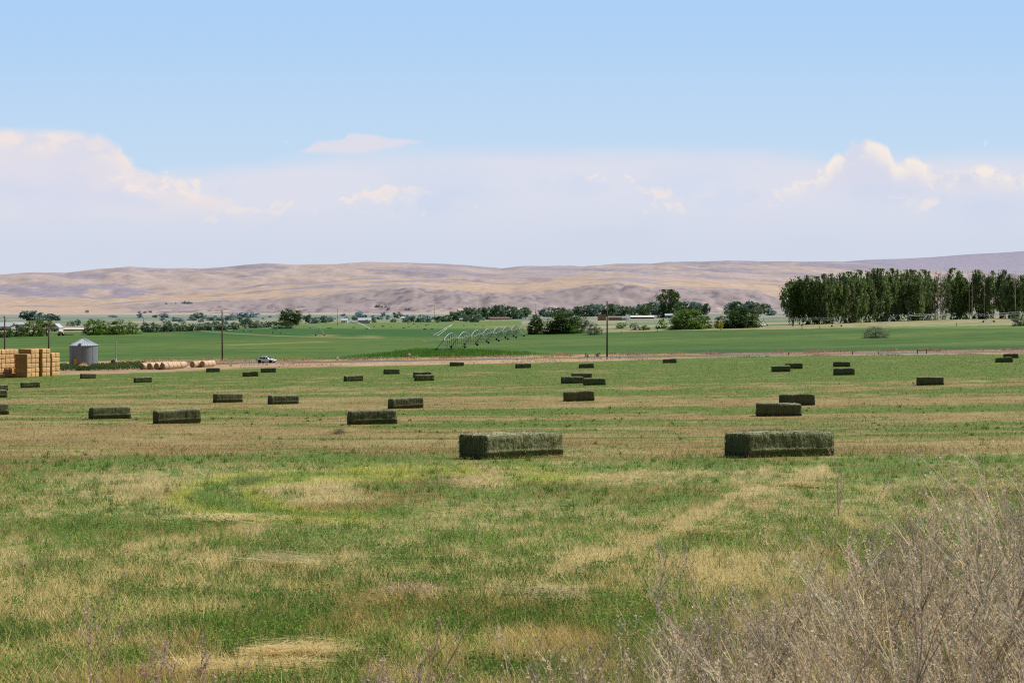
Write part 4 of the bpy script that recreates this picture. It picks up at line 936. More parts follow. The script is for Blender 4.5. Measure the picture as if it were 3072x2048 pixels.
bm = bmesh.new(); bm_tube(bm, [(-3.5 * s, 0, 12 * s), (7 * s, 0, 11 * s), (9 * s, 0, 9 * s)], .14, 8); bm_lathe(bm, [(.28, -.05), (.3, 0), (.28, .05)], 12, 'X', (6 * s, 0, 11 * s)); bm_obj('arm', bm, M['galvpipe'], t)
bm = bmesh.new(); bm_box(bm, (11 * s, 0, 1.4 * s), (.4, .4, .5)); bm_obj('meter_box', bm, M['black'], t)
q = spot(1838, 1061.5); s = q.y / F; t = empty('standpipe', q, 0, 'low grey pipe gate right of the bare wooden pole', 'pipe')
bm = bmesh.new(); bm_tube(bm, [(-11 * s, 0, 3 * s), (10 * s, 0, 3.2 * s)], .09, 6); bm_obj('bar', bm, M['wood'], t)
bm = bmesh.new(); bm_tube(bm, [(10 * s, 0, 0), (10 * s, 0, 20 * s)], .045, 6); bm_obj('upright', bm, M['wood'], t)
q = spot(183, 1007); t = empty('swather', q, .1, 'yellow hay machine with a long red bar on the far left field', 'farm machine')
bm = bmesh.new(); bm_box(bm, (0, 0, 1.5), (2.9, 1.6, 1.0), None, .85); bm_box(bm, (-.3, 0, 2.15), (1.3, 1.4, .5), None, .9); bm_obj('body', bm, M['yellow'], t)
bm = bmesh.new(); bm_box(bm, (4.2, 0, .55), (5.0, .8, .4)); bm_box(bm, (1.9, 0, .8), (1.2, .4, .25)); bm_obj('header', bm, M['red'], t)
for x in (-1.0, 1.0):
    for s in (-1, 1):
        bm = bmesh.new(); bm_lathe(bm, [(.2, -.2), (.62, -.2), (.68, 0), (.62, .2), (.2, .2)], 14, 'Y', (x, s * .95, .62)); bm_obj('wheel', bm, M['rubber'], t)
bm = bmesh.new(); bm_tube(bm, [(-1.4, 0, 1.0), (-3.6, 0, .5)], .12, 6); bm_obj('drawbar', bm, M['dull'], t)

# ------------------------------------------------------------------ trees: unit-sized crowns (1 wide, 1 high) scaled per tree
def crown_mesh(kind, seed, n, leaf, cd, cl, K=60):
    g = np.random.default_rng(seed); C = []
    while len(C) < K:
        p = g.uniform(-.5, .5, 3); p[2] += .5; r = math.hypot(p[0], p[1]) * 2; z = p[2]; a = math.atan2(p[1], p[0])
        lob = 1 + .22 * math.sin(3 * a + seed) * math.sin(5 * z + seed)
        if kind == 'round': lim = math.sqrt(max(0, 1 - ((z - .56) / .46) ** 2)) * lob * .95
        elif kind == 'bush': lim = math.sqrt(max(0, 1 - (max(z - .3, 0) / .68) ** 2)) * lob * (.98 if z > .12 else .9)
        elif kind == 'poplar': lim = (.45 + .55 * sstep(0, .35, z)) * (1 - sstep(.62, 1.02, z) * .72) * lob
        elif kind == 'cone': lim = (1 - sstep(.35, 1.0, z) * .85) * (.75 + .25 * sstep(0, .2, z)) * lob
        elif kind == 'vase': lim = (.45 + .6 * sstep(0, .6, z)) * math.sqrt(max(0, 1 - (max(z - .55, 0) / .47) ** 2)) * lob
        elif kind == 'sparse': lim = (.5 + .5 * sstep(0, .4, z)) * (1 - sstep(.6, 1.0, z) * .7)
        if r < lim and (r > lim * .35 or g.random() < .4): C.append(p)
    C = np.array(C)
    if kind in ('bush', 'cone'): C[:K // 6, 2] *= .15
    w = g.uniform(.4, 1.6, K); w /= w.sum(); ci = g.choice(K, n, p=w); rad = g.uniform(.05, .105, K)
    if kind in ('poplar', 'vase'):
        d = g.normal(size=(n, 3)) * rad[ci][:, None] * np.array([.75, .75, .55]); up = np.abs(g.normal(size=n)) * .035 * (C[ci][:, 2] > .45); d[:, 2] += up; d[:, :2] *= np.clip(1 - up * 6, .3, 1)[:, None]; d[:, 2] = np.minimum(d[:, 2], 1.0 - C[ci][:, 2])
    else: d = g.normal(size=(n, 3)) * rad[ci][:, None] * np.array([.8, .8, .62])
    P = C[ci] + d; P[:, 2] = np.maximum(P[:, 2], .005)
    tone = np.clip(g.normal(.5, .25, K)[ci] + g.normal(0, .2, n), 0, 1); col = mix(np.broadcast_to(cd, (n, 3)), cl, tone)
    st = np.random.default_rng(seed + 5)
    a = st.normal(size=(n, 3)); a[:, 2] *= .7; a /= np.linalg.norm(a, axis=1)[:, None]; b = np.cross(a, st.normal(size=(n, 3))); b /= np.linalg.norm(b, axis=1)[:, None]
    s = leaf * st.uniform(.6, 1.35, n)[:, None] / 2
    V = np.stack([P - a * s, P + b * s * .75, P + a * s, P - b * s * .75], 1).reshape(-1, 3); Q = (np.arange(n) * 4)[:, None] + np.arange(4)[None]
    me = np_mesh('crown', V, [Q], np.repeat(col, 4, 0)); me.materials.append(M['leaf']); return me, C
def trunk_mesh(C, seed, mat, r=.035, top=.8, limbs=9, lean=0):
    g = random.Random(seed); bm = bmesh.new(); bm_tube(bm, [(0, 0, -.03), (.01, 0, top * .35), (.02 + lean, .01, top * .7), (lean * 1.5, 0, top)], [r, r * .8, r * .5, r * .12], 7)
    idx = sorted(range(len(C)), key=lambda i: -C[i][2])
    for i in g.sample(idx, min(limbs, len(idx))):
        c = C[i]; z0 = min(top * .8, max(.08, c[2] * .55)); bm_tube(bm, [(.01, 0, z0), (c[0] * .5, c[1] * .5, (z0 + c[2]) / 2 - .02), tuple(c)], [r * .45, r * .28, r * .08], 5)
    me = bpy.data.meshes.new('trunk'); bm.to_mesh(me); bm.free(); me.materials.append(mat); return me
def leafc(*a): return lin(*a)
PAL = {'dark': (lin(52, 72, 42), lin(92, 114, 62)), 'green': (lin(74, 100, 48), lin(124, 152, 76)), 'bright': (lin(62, 96, 38), lin(122, 158, 62)), 'grey': (lin(88, 100, 80), lin(142, 152, 128)), 'olive': (lin(64, 80, 40), lin(112, 124, 66)),
       'mid': (lin(84, 108, 84), lin(116, 138, 104)), 'far': (lin(104, 130, 122), lin(132, 154, 142)), 'blue': (lin(116, 142, 154), lin(140, 164, 176)), 'yellow': (lin(170, 160, 30), lin(214, 204, 60)), 'rust': (lin(90, 78, 60), lin(130, 112, 84)), 'pop': (lin(76, 94, 62), lin(136, 150, 102)), 'popg': (lin(82, 102, 62), lin(138, 158, 100))}  # mid, far, blue, pop and popg carry distance haze in the leaf colour
_tree = {}
def proto(kind, pal, var, n, leaf, K):
    key = (kind, pal, var, n)
    if key not in _tree:
        cd, cl = PAL[pal]; cm, C = crown_mesh(kind, 100 + 17 * var + len(kind) * 3, n, leaf, cd, cl, K)
        tm = trunk_mesh(C, var, M['palebark' if kind in ('poplar', 'sparse') else 'bark'], r=.02 if kind in ('poplar', 'sparse') else (.06 if kind == 'vase' else .035), top=.95 if kind in ('poplar', 'sparse') else .7, limbs=14 if kind == 'sparse' else 9)
        _tree[key] = (cm, tm)
    return _tree[key]
def tree(px, rb, rt, wpx, kind, pal, label, group=None, n=2600, leaf=.055, K=70, var=0, name='tree', cat='tree', rot=None, sink=.0):
    q = spot(px, rb); s = q.y / F; t = empty(name, q, rot if rot is not None else (px * 1.7) % 6.28, label, cat, group); h = (rb - rt) * s; w = wpx * s
    cm, tm = proto(kind, pal, var, n, leaf, K); t.scale = (w, w, h); t.location.z -= sink * h
    link('crown', cm, None, t); link('trunk', tm, None, t); return t

def near_trees():
    # poplar row
    row = [(2379, 974, 839, 62, 'round', 'green'), (2398, 974, 846, 48, 'round', 'dark'), (2426, 973, 828, 44, 'poplar', 'green'), (2449, 972, 831, 42, 'poplar', 'pop'), (2471, 972, 823, 40, 'poplar', 'pop'), (2497, 971, 822, 42, 'poplar', 'green'), (2523, 970, 820, 42, 'poplar', 'pop'),
           (2549, 969, 817, 42, 'poplar', 'pop'), (2576, 968, 811, 42, 'poplar', 'green'), (2599, 967, 814, 40, 'poplar', 'pop'), (2623, 966, 807, 44, 'poplar', 'pop'), (2645, 965, 808, 42, 'poplar', 'green'), (2671, 964, 807, 42, 'poplar', 'pop'), (2694, 963, 812, 42, 'poplar', 'pop'), (2723, 962, 810, 44, 'poplar', 'green'),
           (2746, 962, 812, 40, 'poplar', 'pop'), (2768, 961, 810, 42, 'poplar', 'pop'), (2789, 960, 814, 30, 'poplar', 'pop'), (2813, 959, 818, 28, 'sparse', 'rust'), (2836, 959, 812, 30, 'sparse', 'pop'), (2862, 958, 806, 46, 'poplar', 'green'), (2891, 957, 834, 44, 'poplar', 'olive'), (2935, 956, 811, 38, 'poplar', 'pop'), (2973, 955, 814, 32, 'poplar', 'green'),
           (3012, 955, 811, 36, 'poplar', 'pop'), (3030, 955, 823, 36, 'poplar', 'pop'), (3066, 954, 826, 40, 'poplar', 'olive'), (3092, 954, 818, 40, 'poplar', 'pop'), (2948, 957, 908, 24, 'bush', 'dark'), (3044, 957, 912, 20, 'bush', 'dark')]
    special = {2379: 'broad bushy tree with grey green leaves at the left end of the poplar row', 2398: 'dark low-branched tree just behind the bushy left end of the poplar row', 2426: 'first tall narrow poplar from the left end of the row', 2813: 'thin half dead brownish poplar at the gap in the row', 2836: 'sparse poplar with visible bare branches next to the half dead one',
               2862: 'tallest leafy poplar right of the gap with bare trunks', 2891: 'shorter olive poplar right of the tallest one', 2935: 'single separate narrow poplar between the gaps, left of the most slender one', 2973: 'most slender separate poplar with sky on both sides', 3012: 'left one of the close pair of poplars near the right edge',
               3030: 'right one of the close pair of poplars near the right edge', 3066: 'olive poplar at the right photo edge', 3092: 'poplar cut off by the right photo edge', 2948: 'small dark bush at the foot of the separate narrow poplar', 3044: 'small dark bush at the foot of the poplars near the right edge', 2789: 'narrow poplar closing the dense part of the row on the right'}
    for i, (px, rb, rt, w, k, pl) in enumerate(row):
        pl = 'popg' if pl == 'green' else pl
        lb = special.get(px, 'tall dense poplar in the unbroken middle of the row')
        nm = 'bush' if k == 'bush' else 'poplar_tree'
        tree(px, rb, rt, w * (1.42 if k == 'poplar' else 1.3 if k == 'sparse' else 1.15), k, pl, lb, 'poplars in the row on the right' if nm == 'poplar_tree' else None, n=1500 if k == 'sparse' else 4800, leaf=.062 if k != 'sparse' else .05, K=120, var=i % 4, name=nm, cat='bush' if k == 'bush' else 'poplar')
    # dead bare poplars: trunk and upright twigs
    for j, (px, rt) in enumerate([(2804, 822), (2822, 812), (2828, 828), (2908, 824), (2916, 830), (2953, 832), (3046, 812)]):
        q = spot(px, 957); s = q.y / F; h = (957 - rt) * s; t = empty('dead_poplar', q, j * 1.3, None, 'dead poplar', 'bare poplars in the row'); g = random.Random(j)
        t['label'] = ['leafless grey poplar trunk left in the wide gap of the row', 'tallest leafless grey poplar in the wide gap of the row', 'thin leafless poplar just right of the tallest bare one', 'leafless poplar left of a twin bare trunk, right of the olive poplar', 'leafless poplar right of a twin bare trunk, right of the olive poplar', 'thin bare trunk between two separate narrow poplars', 'bare poplar top sticking up beside the close pair near the right edge'][j]
        bm = bmesh.new(); bm_tube(bm, [(0, 0, -.2), (.1, 0, h * .5), (.1, .1, h)], [.22, .15, .04], 7); bm_obj('trunk', bm, M['palebark'], t)
        bm = bmesh.new()
        for k in range(26):
            z = h * g.uniform(.35, .95); a = g.uniform(0, 6.28); l = h * g.uniform(.05, .16); d = Vector((math.cos(a) * .35, math.sin(a) * .35, 1)); b = Vector((.1, .05, z)); bm_tube(bm, [b, b + d * l * .5, b + d * l + Vector((0, 0, .1))], [.06, .04, .015], 4)
        bm_obj('branches', bm, M['palebark'], t)
    T = tree
    # middle distance, left
    T(12, 1012, 978, 60, 'bush', 'dark', 'low dark tree at the left photo edge in front of the white shed', var=1)
    T(50, 1010, 969, 66, 'bush', 'dark', 'dark rounded tree between the left edge pole and the bigger green tree', var=2)
    T(100, 1009, 954, 72, 'bush', 'green', 'larger green tree left of the pole behind the straw stack', var=0)
    T(140, 1008, 957, 46, 'round', 'olive', 'tree standing behind the second pole, in front of the white house roof', var=3)
    T(280, 1005, 952, 64, 'bush', 'bright', 'bright green bushy tree on the left of the sunlit clump above the grain bin', n=3400, var=1)
    T(318, 1004, 957, 46, 'bush', 'bright', 'yellowish green tree in the centre of the sunlit clump above the grain bin', n=3000, var=2)
    T(358, 1004, 954, 60, 'bush', 'green', 'taller green tree on the right of the sunlit clump above the grain bin', n=3400, var=3)
    T(398, 1002, 962, 44, 'bush', 'green', 'lower tree at the right end of the sunlit clump', var=0)
    T(871, 985, 929, 76, 'round', 'dark', 'big dark rounded tree standing out left of the low barn', n=3600, K=90, var=1)
    T(850, 986, 955, 56, 'bush', 'dark', 'smaller dark tree leaning against the left side of the big rounded tree', var=2)
    T(735, 985, 948, 42, 'round', 'mid', 'dark tree just right of the tall pole with the transformer', var=3)
    # middle distance, centre and right
    T(1605, 1003, 934, 50, 'cone', 'dark', 'dark conical tree at the right end of the arched sprinkler', n=4200, leaf=.06, K=110, var=0)
    T(1690, 1001, 932, 108, 'bush', 'dark', 'big dark green bushy tree left of the silvery bush', n=7000, leaf=.052, K=150, var=1)
    T(1745, 999, 940, 46, 'bush', 'grey', 'silvery grey tree growing out of the right side of the big bushy tree', n=2600, var=2)
    T(1784, 1004, 965, 46, 'bush', 'grey', 'silvery round bush just left of the bare wooden pole', n=2600, var=3)
    T(1720, 1001, 970, 60, 'bush', 'bright', 'low bright green shrub under the big bushy tree', n=1500, var=0)
    T(2008, 953, 869, 66, 'vase', 'dark', 'tall cottonwood with flaring upright branches left of the willows', n=3600, leaf=.055, K=90, var=1)
    T(1996, 953, 912, 60, 'bush', 'dark', 'dark lower growth at the foot of the tall cottonwood', var=2)
    T(1925, 947, 920, 40, 'round', 'dark', 'single dark round tree above the far white sheds', n=1500, var=3)
    T(2062, 988, 924, 114, 'bush', 'green', 'big round willow bush left of the small yellow tree', n=7000, leaf=.05, K=150, var=0)
    T(2115, 986, 944, 60, 'bush', 'olive', 'lower olive shoulder bush on the right of the big round willow', n=2600, var=1)
    T(2222, 984, 919, 108, 'bush', 'dark', 'wide dark willow right of the small yellow tree', n=7000, leaf=.052, K=150, var=2)
    T(2168, 984, 943, 56, 'bush', 'olive', 'olive bush directly behind the small yellow tree', n=2400, var=3)
    T(2275, 948, 915, 30, 'round', 'grey', 'pale grey green tree peeping out behind the wide dark willow', n=1300, var=0)
    T(2162, 992, 964, 17, 'round', 'yellow', 'small bright yellow tree', n=500, leaf=.12, K=40, var=1)
    for px, rb, rt, w, pl, lb in [(1864, 986, 966, 34, 'bright', 'small green bush right of the bare wooden pole, left of a grey one'), (1906, 990, 966, 30, 'grey', 'grey green bush right of the small green one by the bare pole'), (2038, 988, 969, 28, 'grey', 'pale dry looking shrub at the left foot of the round willow'),
                                  (1985, 986, 952, 34, 'bright', 'light green bush below the tall cottonwood'), (1935, 990, 975, 36, 'olive', 'low olive bush between the bare pole and the cottonwood')]: T(px, rb, rt, w, 'bush', pl, lb, n=900, leaf=.09, K=40, var=px % 4, name='bush', cat='bush')
    T(2626, 1013, 976, 74, 'bush', 'grey', 'lone silvery green bush standing in the green field on the right', n=4200, leaf=.04, K=90, var=1, name='bush', cat='bush')
    T(3062, 977, 943, 50, 'bush', 'grey', 'silvery bush cut off by the right photo edge in front of the poplars', n=2600, leaf=.05, var=2, name='bush', cat='bush')
near_trees()

def far_trees():
    A = 'dark tree in the hazy tree line between the bright green clump and the transformer pole'
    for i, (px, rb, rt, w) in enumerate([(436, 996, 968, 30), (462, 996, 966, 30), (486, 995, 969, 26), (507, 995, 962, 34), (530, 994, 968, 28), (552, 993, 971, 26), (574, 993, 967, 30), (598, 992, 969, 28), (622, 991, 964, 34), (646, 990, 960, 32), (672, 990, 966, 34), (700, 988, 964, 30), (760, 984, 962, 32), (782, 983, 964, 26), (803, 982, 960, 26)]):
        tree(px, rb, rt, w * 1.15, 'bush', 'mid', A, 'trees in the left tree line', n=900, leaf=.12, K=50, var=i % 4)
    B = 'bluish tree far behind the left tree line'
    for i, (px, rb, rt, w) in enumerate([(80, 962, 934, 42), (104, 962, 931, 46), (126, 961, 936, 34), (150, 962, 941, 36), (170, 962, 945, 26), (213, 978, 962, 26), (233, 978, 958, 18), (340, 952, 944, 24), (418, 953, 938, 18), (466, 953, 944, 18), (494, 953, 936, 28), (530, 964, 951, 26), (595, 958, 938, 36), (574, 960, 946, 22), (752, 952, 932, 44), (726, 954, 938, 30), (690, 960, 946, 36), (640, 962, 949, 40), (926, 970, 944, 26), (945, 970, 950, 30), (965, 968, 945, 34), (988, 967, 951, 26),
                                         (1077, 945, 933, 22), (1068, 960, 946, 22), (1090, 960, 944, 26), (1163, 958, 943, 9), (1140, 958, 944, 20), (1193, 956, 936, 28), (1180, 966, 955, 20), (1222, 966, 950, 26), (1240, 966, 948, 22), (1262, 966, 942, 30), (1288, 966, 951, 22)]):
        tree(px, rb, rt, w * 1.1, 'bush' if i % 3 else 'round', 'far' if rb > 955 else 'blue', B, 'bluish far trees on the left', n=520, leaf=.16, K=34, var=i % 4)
    g = random.Random(3)
    for i in range(46):
        px = 430 + 900 * (i + g.random()) / 46; rb = g.choice([952, 957, 962, 966, 972]) - (4 if px > 900 else 0); h = g.uniform(6, 15)
        tree(px, rb, rb - h, h * g.uniform(1.2, 2.4), 'bush', 'far' if rb > 957 else 'blue', B, 'bluish far trees on the left', n=420, leaf=.17, K=30, var=i % 4)
    tree(1122, 967, 948, 15, 'cone', 'mid', 'small dark tree at the right end of the low white-roofed barn', n=500, leaf=.12, K=30, var=2)
    C = 'dark tree in the dense grove behind the far farm sheds'
    for i, (px, rb, rt, w) in enumerate([(1318, 965, 948, 28), (1338, 965, 944, 32), (1360, 964, 936, 34), (1382, 962, 928, 36), (1404, 961, 922, 36), (1426, 960, 921, 36), (1448, 959, 923, 36), (1470, 958, 918, 38), (1492, 958, 915, 38), (1514, 957, 913, 38), (1534, 957, 919, 34), (1554, 957, 924, 34), (1576, 956, 922, 36), (1424, 966, 943, 26), (1398, 966, 950, 24)]):
        tree(px, rb, rt, w * 1.15, 'bush' if i % 2 else 'round', 'mid', C, 'trees of the dense grove', n=1200, leaf=.11, K=54, var=i % 4)
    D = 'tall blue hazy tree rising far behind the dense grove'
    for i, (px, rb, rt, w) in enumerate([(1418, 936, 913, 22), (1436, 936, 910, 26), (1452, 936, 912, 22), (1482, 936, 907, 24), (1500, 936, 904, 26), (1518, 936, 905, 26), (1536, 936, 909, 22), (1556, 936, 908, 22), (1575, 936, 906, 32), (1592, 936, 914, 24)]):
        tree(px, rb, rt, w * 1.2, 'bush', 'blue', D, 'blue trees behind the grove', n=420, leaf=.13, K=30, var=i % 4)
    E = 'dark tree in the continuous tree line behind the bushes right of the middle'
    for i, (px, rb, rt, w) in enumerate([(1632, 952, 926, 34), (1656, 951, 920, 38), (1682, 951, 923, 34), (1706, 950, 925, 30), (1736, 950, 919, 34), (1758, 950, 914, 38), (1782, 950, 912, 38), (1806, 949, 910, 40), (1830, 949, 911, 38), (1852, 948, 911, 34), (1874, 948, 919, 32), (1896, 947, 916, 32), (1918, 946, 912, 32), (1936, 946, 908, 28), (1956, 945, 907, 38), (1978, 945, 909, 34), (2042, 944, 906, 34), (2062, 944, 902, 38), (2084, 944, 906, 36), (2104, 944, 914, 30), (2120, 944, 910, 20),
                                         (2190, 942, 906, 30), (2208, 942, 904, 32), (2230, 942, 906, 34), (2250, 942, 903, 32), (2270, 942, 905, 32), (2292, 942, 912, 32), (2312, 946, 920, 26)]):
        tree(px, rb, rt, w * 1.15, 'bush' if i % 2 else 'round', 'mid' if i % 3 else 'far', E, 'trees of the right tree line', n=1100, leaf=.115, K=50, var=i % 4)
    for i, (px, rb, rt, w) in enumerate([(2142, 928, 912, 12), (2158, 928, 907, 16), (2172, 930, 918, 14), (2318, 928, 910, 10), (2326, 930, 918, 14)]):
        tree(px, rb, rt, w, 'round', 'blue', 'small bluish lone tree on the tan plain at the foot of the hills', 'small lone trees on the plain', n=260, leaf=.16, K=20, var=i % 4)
    for i, (px, rb, rt, w) in enumerate([(1275, 1020, 1013, 50), (1250, 1060, 1046, 60)]): pass
far_trees()

# ------------------------------------------------------------------ farm buildings
def house(px0, px1, rb, re, rr, label, wall='wallpale', roof='tin', depth=9, rz=0.0, doors=1, name='farm_building', gable=False, cat='building', windows=0):
    q = spot((px0 + px1) / 2, rb); s = q.y / F; w = (px1 - px0) * s; h = (rb - re) * s; r = (rb - rr) * s; t = empty(name, q, rz, label, cat); h0 = -.5
    bm = bmesh.new(); bm_box(bm, (0, depth / 2, (h + h0) / 2), (w, depth, h - h0))
    if gable: bm_prism(bm, [(-w / 2, h), (w / 2, h), (0, r - .15)], .01, depth - .01)
    bm_obj('wall', bm, M[wall], t)
    bm = bmesh.new(); o = .4
    if gable:
        for sx in (-1, 1): bm_prism(bm, [(sx * (w / 2 + o), h - .2), (0, r), (0, r + .15), (sx * (w / 2 + o), h - .05)][::sx], -o, depth + o)
    else:
        a = [(-o, h - .1), (depth / 2, r), (depth + o, h - .1), (depth + o, h + .05), (depth / 2, r + .16), (-o, h + .05)]
        va = [bm.verts.new((-w / 2 - o, y, z)) for y, z in a]; vb = [bm.verts.new((w / 2 + o, y, z)) for y, z in a]; n = len(a); bm.faces.new(va); bm.faces.new(vb[::-1])
        for k in range(n): bm.faces.new((va[k], vb[k], vb[(k + 1) % n], va[(k + 1) % n]))
    bm_obj('roof', bm, M[roof], t)
    for k in range(doors):
        x = w * ((k + .5) / doors - .5) * .8; bm = bmesh.new(); bm_box(bm, (x, -.02, h * .36), (min(3.5, w * .2), .1, h * .72)); bm_obj('door', bm, M['dull'], t)
    for k in range(windows):
        x = w * ((k + .5) / windows - .5); bm = bmesh.new(); bm_box(bm, (x, -.02, h * .6), (1.2, .1, .9)); bm_obj('window', bm, M['glass'], t)
    return t
house(-60, 34, 991, 979, 967, 'long white roofed shed at the left photo edge behind the dark trees', doors=3)
house(30, 72, 984, 973, 966, 'white roofed shed half hidden by the dark trees on the left', doors=1)
house(138, 156, 962, 957, 952.5, 'small far pale building above the white house on the left', doors=1)
house(152, 177, 995, 983, 971, 'white house with a pale peaked roof right of the second pole', doors=1, gable=True, windows=2)
house(190, 252, 992, 988, 984, 'low brown sheds between the white house and the sunlit trees', wall='wallbrown', roof='wallpale', doors=4)
house(1074, 1113, 967, 961, 953, 'long low barn with a pale blue white roof near the water spray', wall='wallbrown', doors=3)
house(1024, 1042, 968, 961, 955, 'small tan house left of the low barn', roof='tin', doors=1, windows=1)
house(1203, 1216, 958, 954, 950, 'tiny white house left of the dense grove', doors=1)
house(980, 992, 965, 962, 958, 'tiny white shed just right of the thin far pole', doors=1)
house(1378, 1394, 963, 957, 955, 'white trailer left of the grove sheds', wall='white', doors=2)
house(1398, 1424, 961, 956, 950, 'pale blue white roofed shed half behind a round tree in the grove', doors=1)
house(1444, 1456, 960, 956, 951, 'small white gabled shed right of the round tree in the grove', doors=1, gable=True)
house(1470, 1528, 959, 956, 951, 'long low brown shed in front of the dense grove', wall='wallbrown', roof='wallbrown', doors=5)
house(1532, 1560, 957, 954, 950.5, 'low pale shed at the right end of the dense grove', doors=2)
house(1892, 1962, 956, 951, 946.5, 'long open shed with a white roof under the single dark round tree', wall='dull', roof='white', doors=2)
house(1996, 2018, 954, 946, 941, 'small grey shed at the foot of the tall cottonwood', wall='tarp', doors=1)
house(640, 652, 948, 945, 942.5, 'tiny white farm shed far left of the transformer pole tree', doors=1)
# satellite dishes left of the conical tree
for px, lb in ((1586, 'left one of two small white tank tops beside the dark conical tree'), (1594, 'right one of two small white tank tops beside the dark conical tree')):
    q = spot(px, 962); s = q.y / F; t = empty('water_tank', q, 0, lb, 'tank', 'white tanks')
    bm = bmesh.new(); bm_lathe(bm, [(0, 11 * s), (2.2 * s, 11.4 * s), (2.6 * s, 13.5 * s), (2.2 * s, 15.4 * s), (0, 16 * s)], 16); bm_obj('tank', bm, M['white'], t, True)
    bm = bmesh.new(); bm_tube(bm, [(0, 0, 0), (0, 0, 11.2 * s)], .4 * s, 8); bm_obj('stand', bm, M['wood'], t)
# old straw stacks by the far sheds
def old_stack(px0, px1, rb, rt, label, mat, nx, nz):
    q = spot((px0 + px1) / 2, rb); s = q.y / F; w = (px1 - px0) * s; h = (rb - rt) * s; g = random.Random(px0); bm = bmesh.new()
    for k in range(nz):
        for i in range(nx):
            if k == nz - 1 and nz > 2 and i == 0 and nx > 4: continue
            bm_box(bm, ((i + .5) / nx * w - w / 2, g.uniform(-.3, .3), (k + .5) / nz * h), (w / nx * .97, 5 + g.uniform(-.4, .4), h / nz * .96))
    o = bm_obj('straw_stack', bm, M[mat]); o.location = q; tag(o, label, 'straw stack')
old_stack(1793, 1818, 961, 943, 'square brown straw stack just left of the bare wooden pole top half', 'brownstack', 2, 4)
old_stack(1825, 1866, 961, 951, 'low dark brown bale heap right of the bare wooden pole', 'brownstack', 7, 2)
old_stack(1050, 1112, 970, 964, 'low tan straw heap in front of the low barn', 'roundstraw', 9, 2)
q = spot(1880, 960); s = q.y / F; bm = bmesh.new(); rows_ = []
for k in range(9):
    a = math.pi * k / 8; rows_.append([bm.verts.new((14 * s * math.cos(a), y, 9 * s * math.sin(a) - .1)) for y in (-3, -1, 1, 3)])
for a, b in zip(rows_[:-1], rows_[1:]):
    for k in range(3): bm.faces.new((a[k], a[k + 1], b[k + 1], b[k]))
bm.faces.new([r[0] for r in rows_]); bm.faces.new([r[-1] for r in rows_][::-1])
o = bm_obj('covered_heap', bm, M['tarp'], None, True); o.location = q; tag(o, 'rounded grey tarped heap between the brown bale heap and the white-roofed shed', 'heap')

# farmsteads on the hills
def hill_spot(px, row, Y):
    u = (px - CX) / F; return Vector((Y * u, Y, CZ - Y * (row - YH) / F))
def on_hill(px, row, label, kind, w, h, pal='blue'):
    dg = bpy.context.evaluated_depsgraph_get(); d = Vector(((px - CX) / F, 1, -(row - YH) / F)).normalized()
    hit, loc, *_ = sc.ray_cast(dg, Vector((0, 0, CZ)) + d * 3700, d)
    if not hit: return
    s = loc.y / F
    if kind == 'tree':
        t = empty('tree', loc, px % 6, label, 'tree', 'trees round the hill farms'); cm, tm = proto('bush', pal, px % 4, 420, .13, 30); t.scale = (w * s, w * s, h * s); link('crown', cm, None, t); link('trunk', tm, None, t)
    else:
        t = empty('hill_house', loc, 0, label, 'house'); bm = bmesh.new(); bm_box(bm, (0, 0, h * s * .3), (w * s, 8, h * s * .8)); bm_obj('wall', bm, M['wallpale'], t)
        bm = bmesh.new(); bm_prism(bm, [(-w * s * .55, h * s * .7), (w * s * .55, h * s * .7), (0, h * s * 1.1)], -5, 5); bm_obj('roof', bm, M['tin' if kind == 'house' else 'tarp'], t)
bpy.context.view_layer.update()
hb = 'blue tree round the farm high on the hill left of the middle'
for px, row, w, h in [(549, 911, 10, 6), (557, 911, 14, 9), (567, 911, 14, 8), (527, 911, 6, 5)]: on_hill(px, row, hb, 'tree', w, h)
for px, row, w, h in [(1128, 921, 10, 8), (1136, 921, 10, 8), (1165, 929, 12, 9), (1218, 929, 8, 6), (1226, 929, 8, 7), (451, 938, 12, 8), (436, 939, 14, 6), (418, 939, 8, 8)]: on_hill(px, row, 'bluish tree round a small farm at the foot of the hills', 'tree', w, h)
on_hill(500, 912, 'small white house alone on the hill left of its blue trees', 'house', 9, 4); on_hill(577, 911, 'small white house on the hill right of its blue trees', 'house', 7, 4)
on_hill(263, 938, 'tiny grey roofed house at the foot of the hills above the grain bin', 'grey', 12, 8)
on_hill(1146, 922, 'tiny white house among blue trees at the foot of the bluffs', 'house', 8, 5); on_hill(1158, 921, 'tiny pale house right of the blue trees at the foot of the bluffs', 'house', 8, 4)

